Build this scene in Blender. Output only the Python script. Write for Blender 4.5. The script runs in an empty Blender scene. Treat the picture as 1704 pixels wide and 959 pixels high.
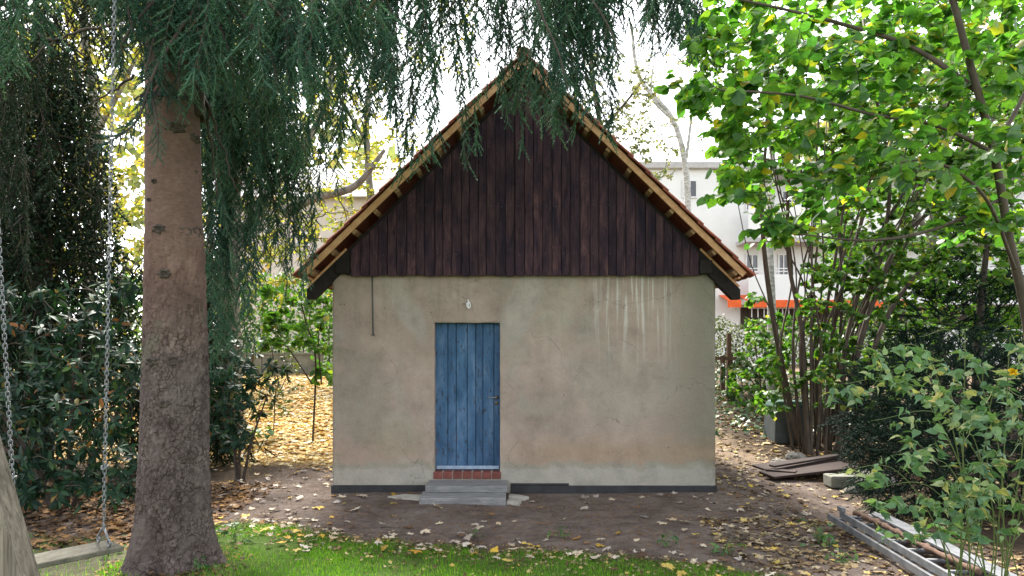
import bpy, bmesh, math, random
import numpy as np
from mathutils import Vector, Matrix, noise, kdtree

# ------------------------------------------------------------------ camera, sky, sun, exposure
SC = bpy.context.scene
COL = SC.collection
F_PX, CX, HOR, CAMZ = 1136.0, 852.0, 590.0, 1.79
cam_d = bpy.data.cameras.new('camera')
cam = bpy.data.objects.new('camera', cam_d); COL.objects.link(cam)
cam_d.sensor_width = 36.0
cam_d.lens = 36.0 * F_PX / 1704.0
cam_d.shift_y = (HOR - 479.5) / 1704.0
cam_d.clip_start = 0.05; cam_d.clip_end = 2000
cam.location = (0, 0, CAMZ); cam.rotation_euler = (math.radians(90), 0, 0)
SC.camera = cam

SUN_EL, SUN_AZ = math.radians(50), math.radians(-14)      # azimuth from +Y (into the picture), positive to the right
W = bpy.data.worlds.new('World'); SC.world = W; W.use_nodes = True
wn = W.node_tree
for n in list(wn.nodes): wn.nodes.remove(n)
wo = wn.nodes.new('ShaderNodeOutputWorld'); wb = wn.nodes.new('ShaderNodeBackground')
sky = wn.nodes.new('ShaderNodeTexSky'); sky.sky_type = 'NISHITA'; sky.sun_disc = False
sky.sun_elevation = SUN_EL; sky.sun_rotation = SUN_AZ
sky.air_density = 1.0; sky.dust_density = 1.5; sky.ozone_density = 0.6
hs = wn.nodes.new('ShaderNodeHueSaturation'); hs.inputs['Saturation'].default_value = 0.22
wn.links.new(sky.outputs[0], hs.inputs['Color']); wn.links.new(hs.outputs[0], wb.inputs[0])
wb.inputs[1].default_value = 0.15
wn.links.new(wb.outputs[0], wo.inputs[0])
sun_d = bpy.data.lights.new('sun', 'SUN'); sun_d.energy = 3.4; sun_d.angle = math.radians(12); sun_d.color = (1.0, 0.95, 0.86)
sun = bpy.data.objects.new('sun', sun_d); COL.objects.link(sun)
sdir = Vector((math.sin(SUN_AZ) * math.cos(SUN_EL), math.cos(SUN_AZ) * math.cos(SUN_EL), math.sin(SUN_EL)))
sun.rotation_euler = sdir.to_track_quat('Z', 'Y').to_euler(); sun.location = sdir * 60
SC.view_settings.view_transform = 'Standard'; SC.view_settings.look = 'None'
SC.view_settings.gamma = 1.0; SC.view_settings.use_curve_mapping = False
SC.view_settings.exposure = 2.0
SC.render.engine = 'CYCLES'
try:
    SC.cycles.max_bounces = 8; SC.cycles.diffuse_bounces = 4; SC.cycles.transmission_bounces = 5
    SC.cycles.transparent_max_bounces = 6; SC.cycles.caustics_reflective = False; SC.cycles.caustics_refractive = False
except Exception: pass

rng = np.random.default_rng(7); random.seed(7)
GZ0 = -0.03

def P(px, py, Y):
    """a point of the place that the photograph shows at (px, py), at distance Y"""
    return np.array(((px - CX) / F_PX * Y, Y, CAMZ - (py - HOR) / F_PX * Y))
def smooth(a, b, x):
    t = np.clip((x - a) / (b - a), 0, 1); return t * t * (3 - 2 * t)
def fnoise(x, y, z=0.0): return noise.noise(Vector((x, y, z)))

# ------------------------------------------------------------------ ground shape
LAWN = np.array([(-12, 7.0), (-8, 6.6), (-5.2, 7.0), (-3.8, 6.9), (-3.3, 7.1), (-3.0, 7.42), (-2.42, 7.38), (-1.75, 6.85), (-.88, 6.6),
                 (.27, 6.3), (1.31, 6.02), (2.04, 5.82), (2.35, 5.6), (3.0, 5.0), (4.2, 3.5), (6, 1.5), (12, 0)])
def lawn_edge(x): return np.interp(x, LAWN[:, 0], LAWN[:, 1])
def ground_z(x, y):
    x = np.asarray(x, float); y = np.asarray(y, float)
    z = GZ0 + 0.0 * x
    z = z + 1.25 * smooth(10.2, 21.5, y) + 0.35 * smooth(22, 60, y)
    inhouse = (np.abs(x - .158) < 2.9) & (y > 8.7) & (y < 14)
    hz = 1 - smooth(2.4, 3.6, np.abs(x - .158))
    z = np.where(y < 15.5, z - 1.25 * smooth(10.2, 21.5, y) * hz * (1 - smooth(13.2, 15.5, y)), z)
    z = z + 0.015 * np.sin(x * 1.7 + .4) * np.sin(y * 1.3) + 0.03 * np.sin(x * .6 + 1.) * np.cos(y * .5) * smooth(10, 12, y)
    z = z + 0.05 * np.exp(-(((x + 2.86) ** 2 + (y - 5.75) ** 2) / .5))
    return z
def gz(x, y): return float(ground_z(x, y))

# ------------------------------------------------------------------ objects and tags
ORG = {}
def link(o): COL.objects.link(o); return o
def tag(o, label=None, cat=None, group=None, kind=None):
    if label: o['label'] = label
    if cat: o['category'] = cat
    if group: o['group'] = group
    if kind: o['kind'] = kind
    return o
def thing(name, loc, label, cat, group=None):
    o = link(bpy.data.objects.new(name, None)); o.location = loc; o.empty_display_size = .2
    ORG[o] = np.array(loc, float)
    return tag(o, label, cat, group)
def mesh_np(name, V, F, uniform=None):
    """V (n,3); F (m,k) array of same-length faces, or list of faces"""
    me = bpy.data.meshes.new(name)
    if isinstance(F, np.ndarray):
        m, k = F.shape
        me.vertices.add(len(V)); me.vertices.foreach_set('co', np.ascontiguousarray(V, np.float32).ravel())
        me.loops.add(m * k); me.loops.foreach_set('vertex_index', np.ascontiguousarray(F, np.int32).ravel())
        me.polygons.add(m); me.polygons.foreach_set('loop_start', np.arange(0, m * k, k, dtype=np.int32))
        try: me.polygons.foreach_set('loop_total', np.full(m, k, np.int32))
        except Exception: pass
        me.update(calc_edges=True)
    else:
        me.from_pydata([tuple(v) for v in V], [], [tuple(f) for f in F]); me.update()
    return me
def put(name, V, F, mat, parent=None, smoothed=False, org=None):
    V = np.asarray(V, float)
    o_w = ORG[parent] if parent is not None else (np.array(org, float) if org is not None else np.zeros(3))
    me = mesh_np(name, V - o_w, F)
    if mat: me.materials.append(mat)
    if smoothed: me.polygons.foreach_set('use_smooth', np.ones(len(me.polygons), bool))
    o = link(bpy.data.objects.new(name, me))
    if parent is not None: o.parent = parent
    else: o.location = o_w
    ORG[o] = o_w
    return o
def join(parts):
    """[(V,F array)...] -> one (V,F)"""
    Vs, Fs, n = [], [], 0
    for V, F in parts:
        Vs.append(np.asarray(V, float)); Fs.append(np.asarray(F, int) + n); n += len(V)
    return np.concatenate(Vs), np.concatenate(Fs)

# ------------------------------------------------------------------ shapes
def tube(pts, rad, n=6, cap=True):
    pts = np.asarray(pts, float); m = len(pts)
    rad = np.broadcast_to(np.asarray(rad, float), (m,))
    t = np.gradient(pts, axis=0); t /= (np.linalg.norm(t, axis=1)[:, None] + 1e-9)
    ref = np.array((0., 0, 1)) if abs(t[0][2]) < .9 else np.array((1., 0, 0))
    a = np.cross(t[0], ref); a /= np.linalg.norm(a)
    A = np.zeros((m, 3))
    for i in range(m):
        a = a - t[i] * np.dot(a, t[i]); a /= (np.linalg.norm(a) + 1e-9); A[i] = a
    B = np.cross(t, A)
    th = np.arange(n) * 2 * np.pi / n
    V = pts[:, None, :] + rad[:, None, None] * (np.cos(th)[None, :, None] * A[:, None, :] + np.sin(th)[None, :, None] * B[:, None, :])
    V = V.reshape(-1, 3)
    i = np.arange(m - 1)[:, None] * n; j = np.arange(n)[None, :]; k = (np.arange(n) + 1) % n
    F = np.stack([i + j, i + k[None, :], i + n + k[None, :], i + n + j], -1).reshape(-1, 4)
    if cap:
        c0, c1 = len(V), len(V) + 1
        V = np.concatenate([V, pts[:1], pts[-1:]])
        jj = np.arange(n)
        F = np.concatenate([F, np.stack([np.full(n, c0), k, jj, jj], -1), np.stack([np.full(n, c1), (m - 1) * n + jj, (m - 1) * n + k, (m - 1) * n + k], -1)])
    return V, F
def fixq(F):
    """quads whose last two indices are equal -> list of tris/quads"""
    return [tuple(f[:3]) if f[2] == f[3] else tuple(f) for f in F.tolist()]
def put_tube(name, pts, rad, mat, parent=None, n=8, smoothed=True, org=None):
    V, F = tube(pts, rad, n)
    return put(name, V, fixq(F), mat, parent, smoothed, org)
BOXF = [(0, 3, 2, 1), (4, 5, 6, 7), (0, 1, 5, 4), (1, 2, 6, 5), (2, 3, 7, 6), (3, 0, 4, 7)]
def boxv(lo, hi):
    x0, y0, z0 = lo; x1, y1, z1 = hi
    return np.array([(x0, y0, z0), (x1, y0, z0), (x1, y1, z0), (x0, y1, z0), (x0, y0, z1), (x1, y0, z1), (x1, y1, z1), (x0, y1, z1)], float)
def hexa(V8, bev=0.0, seg=1, jitter=0.0):
    bm = bmesh.new(); vs = [bm.verts.new(v) for v in V8]
    for f in BOXF: bm.faces.new([vs[i] for i in f])
    bmesh.ops.recalc_face_normals(bm, faces=bm.faces)
    if bev > 0: bmesh.ops.bevel(bm, geom=list(bm.edges), offset=bev, segments=seg, affect='EDGES', profile=.6, clamp_overlap=True)
    bm.verts.index_update()
    V = np.array([v.co[:] for v in bm.verts]); F = [[v.index for v in f.verts] for f in bm.faces]; bm.free()
    if jitter: V = V + rng.normal(0, jitter, V.shape)
    return V, F
def put_box(name, lo, hi, mat, parent=None, bev=0.0, org=None, rot=None, pivot=None):
    V, F = hexa(boxv(lo, hi), bev)
    if rot is not None:
        pv = np.array(pivot if pivot is not None else (np.array(lo) + np.array(hi)) / 2)
        V = (V - pv) @ np.array(rot.to_3x3()).T + pv
    return put(name, V, F, mat, parent, False, org)
def bez(p0, p1, p2, p3, n):
    t = np.linspace(0, 1, n)[:, None]
    return (1 - t) ** 3 * p0 + 3 * (1 - t) ** 2 * t * p1 + 3 * (1 - t) * t * t * p2 + t ** 3 * p3
def catmull(pts, n):
    pts = np.asarray(pts, float)
    if len(pts) < 3: return np.linspace(pts[0], pts[-1], n)
    q = np.concatenate([[2 * pts[0] - pts[1]], pts, [2 * pts[-1] - pts[-2]]])
    out = []
    for s in np.linspace(0, len(pts) - 1 - 1e-6, n):
        i = int(s); t = s - i; a, b, c, d = q[i:i + 4]
        out.append(.5 * ((2 * b) + (c - a) * t + (2 * a - 5 * b + 4 * c - d) * t * t + (3 * b - a - 3 * c + d) * t ** 3))
    return np.array(out)

# ------------------------------------------------------------------ materials
def new_mat(name):
    m = bpy.data.materials.new(name); m.use_nodes = True
    nt = m.node_tree; b = nt.nodes.get('Principled BSDF')
    return m, nt, b
def N(nt, t, **kw):
    n = nt.nodes.new(t)
    for k, v in kw.items():
        if k.startswith('i_'):
            key = k[2:]; key = int(key) if key.isdigit() else key.replace('_', ' ')
            n.inputs[key].default_value = v
        else: setattr(n, k, v)
    return n
def L(nt, a, b): nt.links.new(a, b)
def ramp(nt, fac, stops):
    r = N(nt, 'ShaderNodeValToRGB'); e = r.color_ramp.elements
    while len(e) > 1: e.remove(e[0])
    for i, (p, c) in enumerate(stops):
        c = tuple(c) + (1,) if len(c) == 3 else c
        if i == 0: e[0].position = p; e[0].color = c
        else: q = e.new(p); q.color = c
    if fac is not None: L(nt, fac, r.inputs[0])
    return r.outputs[0]
def pos(nt, scale=(1, 1, 1), obj=False, loc=(0, 0, 0)):
    if obj: o = N(nt, 'ShaderNodeTexCoord').outputs['Object']
    else: o = N(nt, 'ShaderNodeNewGeometry').outputs['Position']
    mp = N(nt, 'ShaderNodeMapping'); mp.inputs['Scale'].default_value = scale; mp.inputs['Location'].default_value = loc
    L(nt, o, mp.inputs[0]); return mp.outputs[0]
def ntex(nt, vec, scale, detail=4, rough=.55, dist=0.0):
    n = N(nt, 'ShaderNodeTexNoise'); n.inputs['Scale'].default_value = scale; n.inputs['Detail'].default_value = detail
    n.inputs['Roughness'].default_value = rough; n.inputs['Distortion'].default_value = dist
    if vec is not None: L(nt, vec, n.inputs['Vector'])
    return n.outputs['Fac']
def mix(nt, fac, a, b, mode='MIX'):
    m = N(nt, 'ShaderNodeMix'); m.data_type = 'RGBA'; m.blend_type = mode
    for s, v in ((0, fac), (6, a), (7, b)):
        if hasattr(v, 'is_output') or isinstance(v, bpy.types.NodeSocket): L(nt, v, m.inputs[s])
        elif s == 0: m.inputs[0].default_value = v
        else: m.inputs[s].default_value = tuple(v) + (1,) if len(v) == 3 else v
    return m.outputs[2]
def math_(nt, op, a, b=None, c=None, clamp=False):
    m = N(nt, 'ShaderNodeMath'); m.operation = op; m.use_clamp = clamp
    for i, v in enumerate((a, b, c)):
        if v is None: continue
        if isinstance(v, bpy.types.NodeSocket): L(nt, v, m.inputs[i])
        else: m.inputs[i].default_value = v
    return m.outputs[0]
def mrange(nt, v, a, b, c=0., d=1., interp='SMOOTHSTEP'):
    m = N(nt, 'ShaderNodeMapRange'); m.interpolation_type = interp
    L(nt, v, m.inputs[0])
    for i, x in enumerate((a, b, c, d)): m.inputs[1 + i].default_value = x
    return m.outputs[0]
def bump(nt, b, h, strength=.4, dist=.01):
    n = N(nt, 'ShaderNodeBump'); n.inputs['Strength'].default_value = strength; n.inputs['Distance'].default_value = dist
    L(nt, h, n.inputs['Height']); L(nt, n.outputs[0], b.inputs['Normal'])
def rnd(nt):
    """a random number per loose piece and per object"""
    g = N(nt, 'ShaderNodeNewGeometry').outputs['Random Per Island']; o = N(nt, 'ShaderNodeObjectInfo').outputs['Random']
    return math_(nt, 'FRACT', math_(nt, 'ADD', g, o))
def leaf_mat(name, stops, trans=.35, rough=.45, spec=.35, tcol=None, veins=0.0):
    m, nt, b = new_mat(name)
    c = ramp(nt, rnd(nt), stops)
    nz = ntex(nt, pos(nt), 60, 2)
    c2 = mix(nt, 1.0, c, ramp(nt, nz, [(.25, (.72, .72, .72)), (.75, (1.25, 1.25, 1.25))]), 'MULTIPLY')
    c2 = mix(nt, 1.0, c2, ramp(nt, ntex(nt, pos(nt), 1.7, 3, .6, .3), [(.32, (.62, .66, .78)), (.5, (1, 1, 1)), (.68, (1.32, 1.22, .95))]), 'MULTIPLY')
    L(nt, c2, b.inputs['Base Color']); b.inputs['Roughness'].default_value = rough
    b.inputs['Specular IOR Level'].default_value = spec
    if trans > 0:
        t = N(nt, 'ShaderNodeBsdfTranslucent')
        tc = mix(nt, 1.0, c2, tcol or (1.5, 1.5, .6), 'MULTIPLY'); L(nt, tc, t.inputs[0])
        ms = N(nt, 'ShaderNodeMixShader'); ms.inputs[0].default_value = trans
        L(nt, b.outputs[0], ms.inputs[1]); L(nt, t.outputs[0], ms.inputs[2])
        L(nt, ms.outputs[0], nt.nodes['Material Output'].inputs[0])
    return m
def simple_mat(name, c0, c1, scale=8, rough=.7, metal=0., bmp=.2, vs=(1, 1, 1), detail=5, bdist=.004, spec=.4, obj_rand=0.0, use_obj=False):
    m, nt, b = new_mat(name)
    p = pos(nt, vs, obj=use_obj); f = ntex(nt, p, scale, detail, .6)
    c = ramp(nt, f, [(.3, c0), (.7, c1)])
    if obj_rand:
        o = N(nt, 'ShaderNodeObjectInfo').outputs['Random']
        c = mix(nt, 1.0, c, ramp(nt, o, [(0, (1 - obj_rand,) * 3), (1, (1 + obj_rand,) * 3)]), 'MULTIPLY')
    L(nt, c, b.inputs['Base Color']); b.inputs['Roughness'].default_value = rough; b.inputs['Metallic'].default_value = metal
    b.inputs['Specular IOR Level'].default_value = spec
    if bmp: bump(nt, b, f, bmp, bdist)
    return m

M = {}
def plaster_mat():
    m, nt, b = new_mat('plaster')
    p = pos(nt); sx = N(nt, 'ShaderNodeSeparateXYZ'); L(nt, p, sx.inputs[0]); X, Z = sx.outputs[0], sx.outputs[2]
    big = ntex(nt, p, 1.1, 6, .6, .3); mid = ntex(nt, p, 4.5, 6, .65, .2); fine = ntex(nt, p, 40, 5, .7); grit = ntex(nt, p, 220, 2, .6)
    c = ramp(nt, big, [(.30, (.29, .232, .193)), (.5, (.347, .274, .228)), (.7, (.408, .333, .288))])
    # grey green patches
    g = mrange(nt, ntex(nt, pos(nt, (1, 1, 1), loc=(3, 1, 7)), 1.6, 5, .6, .6), .52, .68)
    c = mix(nt, math_(nt, 'MULTIPLY', g, .5), c, (.30, .29, .25))
    # bluish lime patches at the lintel corners, slanting
    def patch(cx, cz, rx, rz, slant, col, amt):
        nonlocal c
        dx = math_(nt, 'MULTIPLY', math_(nt, 'SUBTRACT', math_(nt, 'SUBTRACT', X, cx), math_(nt, 'MULTIPLY', math_(nt, 'SUBTRACT', Z, cz), slant)), 1 / rx)
        dz = math_(nt, 'MULTIPLY', math_(nt, 'SUBTRACT', Z, cz), 1 / rz)
        r = math_(nt, 'ADD', math_(nt, 'MULTIPLY', dx, dx), math_(nt, 'MULTIPLY', dz, dz))
        r = math_(nt, 'ADD', r, math_(nt, 'MULTIPLY', math_(nt, 'SUBTRACT', mid, .5), 1.8))
        k = mrange(nt, r, .35, 1.15, amt, 0.0); c = mix(nt, k, c, col)
    patch(-1.42, 2.45, .2, .6, -.5, (.38, .37, .325), .4)
    patch(.12, 2.42, .24, .62, .35, (.40, .40, .36), .4)
    patch(.62, 2.45, .3, .5, .2, (.40, .37, .30), .4)
    patch(-1.95, 1.3, .5, .7, 0, (.245, .22, .18), .5)
    patch(1.5, 1.35, .8, .55, .1, (.32, .29, .245), .5)
    patch(-1.5, .7, .45, .3, 0, (.30, .27, .20), .5)
    # pale lime runs below the boards, right half
    st = ntex(nt, pos(nt, (1, 1, .045)), 16, 3, .6)
    k = math_(nt, 'MULTIPLY', mrange(nt, st, .49, .64), math_(nt, 'MULTIPLY', mrange(nt, Z, 1.35, 2.75), math_(nt, 'MULTIPLY', mrange(nt, X, .9, 1.35), mrange(nt, X, 2.35, 2.1))))
    c = mix(nt, math_(nt, 'MULTIPLY', k, .85), c, (.58, .565, .52))
    st2 = ntex(nt, pos(nt, (1, 1, .07), loc=(9, 0, 0)), 9, 4, .6)
    k = math_(nt, 'MULTIPLY', mrange(nt, st2, .5, .66), mrange(nt, Z, .9, 2.6))
    c = mix(nt, math_(nt, 'MULTIPLY', k, .34), c, (.24, .215, .165))
    # algae towards the right corner and left corner
    n1 = math_(nt, 'ADD', X, math_(nt, 'MULTIPLY', math_(nt, 'SUBTRACT', mid, .5), .9))
    c = mix(nt, mrange(nt, n1, 1.8, 2.6, 0, .85), c, (.185, .178, .135))
    c = mix(nt, mrange(nt, n1, -2.2, -2.5, 0, .55), c, (.25, .245, .185))
    # damp: rusty tide band, pale foot
    zz = math_(nt, 'ADD', Z, math_(nt, 'MULTIPLY', math_(nt, 'SUBTRACT', ntex(nt, p, 3.2, 6, .65), .5), .30))
    band = math_(nt, 'MULTIPLY', mrange(nt, zz, .33, .42), mrange(nt, zz, .80, .50))
    band = math_(nt, 'MULTIPLY', band, mrange(nt, X, -.3, .6, .35, 1.0))
    c = mix(nt, math_(nt, 'MULTIPLY', band, .6), c, (.34, .245, .165))
    c = mix(nt, mrange(nt, zz, .40, .31, 0, .8), c, (.36, .345, .305))
    edge = math_(nt, 'MULTIPLY', mrange(nt, zz, .27, .32), mrange(nt, zz, .40, .34))
    c = mix(nt, math_(nt, 'MULTIPLY', edge, .35), c, (.20, .19, .12))
    # fine mottling and scratches
    c = mix(nt, 1.0, c, ramp(nt, mid, [(.25, (.76, .76, .755)), (.5, (1, 1, 1)), (.75, (1.15, 1.145, 1.135))]), 'MULTIPLY')
    c = mix(nt, 1.0, c, ramp(nt, fine, [(.25, (.88, .88, .88)), (.75, (1.10, 1.10, 1.10))]), 'MULTIPLY')
    sc = ntex(nt, pos(nt, (1, 1, 9), loc=(0, 0, 2)), 2.2, 6, .7); c = mix(nt, mrange(nt, sc, .70, .76, 0, .6), c, (.52, .50, .43))
    vc = N(nt, 'ShaderNodeTexVoronoi'); vc.feature = 'DISTANCE_TO_EDGE'; vc.inputs['Scale'].default_value = 1.15
    wq = N(nt, 'ShaderNodeTexNoise'); wq.inputs['Scale'].default_value = 2.5; wq.inputs['Detail'].default_value = 6; L(nt, p, wq.inputs['Vector'])
    wa = N(nt, 'ShaderNodeVectorMath'); wa.operation = 'MULTIPLY_ADD'; L(nt, wq.outputs['Color'], wa.inputs[0]); wa.inputs[1].default_value = (.5, .5, .5); L(nt, p, wa.inputs[2]); L(nt, wa.outputs[0], vc.inputs['Vector'])
    hair = math_(nt, 'MULTIPLY', mrange(nt, vc.outputs['Distance'], .0055, .001), mrange(nt, big, .46, .56)); c = mix(nt, math_(nt, 'MULTIPLY', hair, .5), c, (.14, .12, .10))
    sp = ntex(nt, p, 17, 2, .5); c = mix(nt, mrange(nt, sp, .76, .80, 0, .6), c, (.13, .12, .10))
    L(nt, c, b.inputs['Base Color']); b.inputs['Roughness'].default_value = .92; b.inputs['Specular IOR Level'].default_value = .2
    h = math_(nt, 'ADD', math_(nt, 'MULTIPLY', grit, .5), math_(nt, 'ADD', fine, math_(nt, 'MULTIPLY', mid, 2.5)))
    h = math_(nt, 'SUBTRACT', h, math_(nt, 'MULTIPLY', hair, 1.0)); bump(nt, b, h, .5, .006)
    return m
def wood_mat(name, dark, light, grain=(30, 30, 1.2), rough=.75, rand=.25, worn=None, worn_amt=.0, axis_obj=True, bmp=.35, knots=True):
    m, nt, b = new_mat(name)
    oi = N(nt, 'ShaderNodeObjectInfo').outputs['Random']
    base = N(nt, 'ShaderNodeNewGeometry').outputs['Position']
    off = N(nt, 'ShaderNodeVectorMath'); off.operation = 'ADD'; L(nt, base, off.inputs[0])
    cb = N(nt, 'ShaderNodeCombineXYZ'); L(nt, math_(nt, 'MULTIPLY', oi, 37.), cb.inputs[0]); L(nt, math_(nt, 'MULTIPLY', oi, 91.), cb.inputs[2]); L(nt, cb.outputs[0], off.inputs[1])
    mp = N(nt, 'ShaderNodeMapping'); mp.inputs['Scale'].default_value = grain; L(nt, off.outputs[0], mp.inputs[0])
    g = ntex(nt, mp.outputs[0], 1.6, 6, .65, .6)
    c = ramp(nt, g, [(.28, dark), (.72, light)])
    if knots:
        mp2 = N(nt, 'ShaderNodeMapping'); mp2.inputs['Scale'].default_value = tuple(v ** .5 for v in grain); L(nt, off.outputs[0], mp2.inputs[0])
        v = N(nt, 'ShaderNodeTexVoronoi'); v.inputs['Scale'].default_value = 1.3; L(nt, mp2.outputs[0], v.inputs['Vector'])
        c = mix(nt, mrange(nt, v.outputs['Distance'], .16, .06, 0, .7), c, tuple(x * .55 for x in dark))
    c = mix(nt, 1.0, c, ramp(nt, oi, [(0, (1 - rand,) * 3), (1, (1 + rand, 1 + rand * .9, 1 + rand * .85))]), 'MULTIPLY')
    if worn:
        w = ntex(nt, off.outputs[0], 7, 6, .75, .4); mp3 = N(nt, 'ShaderNodeMapping'); mp3.inputs['Scale'].default_value = tuple(v * .5 for v in grain); L(nt, off.outputs[0], mp3.inputs[0])
        w2 = ntex(nt, mp3.outputs[0], 2.4, 5, .7)
        k = mrange(nt, math_(nt, 'ADD', math_(nt, 'MULTIPLY', w, .5), math_(nt, 'MULTIPLY', w2, .5)), .55, .66, 0, worn_amt)
        c = mix(nt, k, c, worn)
    L(nt, c, b.inputs['Base Color']); b.inputs['Roughness'].default_value = rough; b.inputs['Specular IOR Level'].default_value = .3
    bump(nt, b, g, bmp, .003)
    return m
def gable_mat():
    m, nt, b = new_mat('stained_boards')
    oi = N(nt, 'ShaderNodeObjectInfo').outputs['Random']; base = N(nt, 'ShaderNodeNewGeometry').outputs['Position']
    cb = N(nt, 'ShaderNodeCombineXYZ'); L(nt, math_(nt, 'MULTIPLY', oi, 53.), cb.inputs[0]); L(nt, math_(nt, 'MULTIPLY', oi, 91.), cb.inputs[2])
    off = N(nt, 'ShaderNodeVectorMath'); off.operation = 'ADD'; L(nt, base, off.inputs[0]); L(nt, cb.outputs[0], off.inputs[1])
    def tx(sc, scale, det=5, ro=.6, di=.3):
        mp = N(nt, 'ShaderNodeMapping'); mp.inputs['Scale'].default_value = sc; L(nt, off.outputs[0], mp.inputs[0]); return ntex(nt, mp.outputs[0], scale, det, ro, di)
    grain = tx((60, 60, 2.2), 1.2, 5, .65, .8); patch = tx((7, 7, 2.2), 1.1, 5, .65, .5); blot = tx((16, 16, 6), 1.0, 5, .7, .6)
    c = ramp(nt, patch, [(.28, (.012, .0105, .020)), (.43, (.028, .0165, .025)), (.56, (.050, .0275, .034)), (.72, (.086, .048, .049))])
    c = mix(nt, 1.0, c, ramp(nt, oi, [(0, (.68, .70, .78)), (.5, (.97, .95, .98)), (1, (1.35, 1.25, 1.22))]), 'MULTIPLY')
    c = mix(nt, 1.0, c, ramp(nt, grain, [(.3, (.45, .45, .47)), (.5, (1, 1, 1)), (.72, (1.75, 1.65, 1.6))]), 'MULTIPLY')
    c = mix(nt, mrange(nt, blot, .58, .68, 0, .75), c, (.010, .0085, .0135))
    c = mix(nt, mrange(nt, tx((24, 24, 3.5), 1.3, 5, .7, .4), .66, .74, 0, .7), c, (.105, .060, .048))
    L(nt, c, b.inputs['Base Color']); b.inputs['Roughness'].default_value = .7; b.inputs['Specular IOR Level'].default_value = .14
    bump(nt, b, grain, .45, .003)
    return m
def door_mat():
    m, nt, b = new_mat('door_paint')
    oi = N(nt, 'ShaderNodeObjectInfo').outputs['Random']; p = pos(nt)
    lo = ntex(nt, pos(nt, (3, 3, .8)), 3, 6, .65, .4); fine = ntex(nt, pos(nt, (40, 40, 3)), 1.5, 6, .7)
    c = ramp(nt, lo, [(.28, (.030, .075, .150)), (.5, (.058, .125, .235)), (.72, (.115, .19, .31))])
    c = mix(nt, 1.0, c, ramp(nt, oi, [(0, (.82, .84, .86)), (1, (1.15, 1.13, 1.1))]), 'MULTIPLY')
    c = mix(nt, mrange(nt, fine, .58, .74, 0, .75), c, (.022, .042, .08))
    ch = ntex(nt, pos(nt, (14, 14, 3.5), loc=(1, 2, 3)), 2.2, 5, .7, .3)
    c = mix(nt, mrange(nt, ch, .575, .62, 0, .85), c, (.04, .042, .05))
    sx = N(nt, 'ShaderNodeSeparateXYZ'); L(nt, p, sx.inputs[0])
    lowz = mrange(nt, sx.outputs[2], 1.2, .45)
    ru = math_(nt, 'MULTIPLY', mrange(nt, ntex(nt, pos(nt, (9, 9, 3), loc=(5, 1, 2)), 2.4, 5, .7), .60, .66, 0, .8), lowz)
    c = mix(nt, ru, c, (.16, .065, .03))
    L(nt, c, b.inputs['Base Color']); b.inputs['Roughness'].default_value = .7; b.inputs['Specular IOR Level'].default_value = .15
    bump(nt, b, math_(nt, 'ADD', fine, math_(nt, 'MULTIPLY', ch, .6)), .4, .003)
    return m
def ground_mat():
    m, nt, b = new_mat('soil')
    at = N(nt, 'ShaderNodeVertexColor'); at.layer_name = 'zones'
    sp = N(nt, 'ShaderNodeSeparateColor'); L(nt, at.outputs[0], sp.inputs[0]); lawn, litter, dark_ground = sp.outputs
    p = pos(nt); n1 = ntex(nt, p, 1.3, 7, .65, .3); n2 = ntex(nt, p, 9, 6, .7); n3 = ntex(nt, p, 70, 4, .7)
    c = ramp(nt, n1, [(.3, (.090, .068, .059)), (.5, (.165, .131, .116)), (.72, (.23, .19, .17))])
    c = mix(nt, 1.0, c, ramp(nt, n2, [(.25, (.62, .60, .58)), (.75, (1.3, 1.28, 1.25))]), 'MULTIPLY')
    c = mix(nt, 1.0, c, ramp(nt, n3, [(.25, (.65, .65, .65)), (.75, (1.35, 1.35, 1.35))]), 'MULTIPLY')
    lit = ramp(nt, ntex(nt, p, 14, 5, .7), [(.3, (.10, .06, .025)), (.5, (.34, .22, .08)), (.7, (.52, .38, .16))])
    c = mix(nt, litter, c, lit)
    gr = ramp(nt, n2, [(.3, (.05, .09, .015)), (.7, (.10, .17, .03))]); c = mix(nt, lawn, c, gr)
    dk = ramp(nt, n2, [(.3, (.022, .016, .011)), (.7, (.075, .05, .03))]); c = mix(nt, dark_ground, c, dk)  # darker ground by the shrubs and round the trunk
    L(nt, c, b.inputs['Base Color']); b.inputs['Roughness'].default_value = .95; b.inputs['Specular IOR Level'].default_value = .15
    bump(nt, b, math_(nt, 'ADD', n2, math_(nt, 'MULTIPLY', n3, .8)), .9, .03)
    return m
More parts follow.
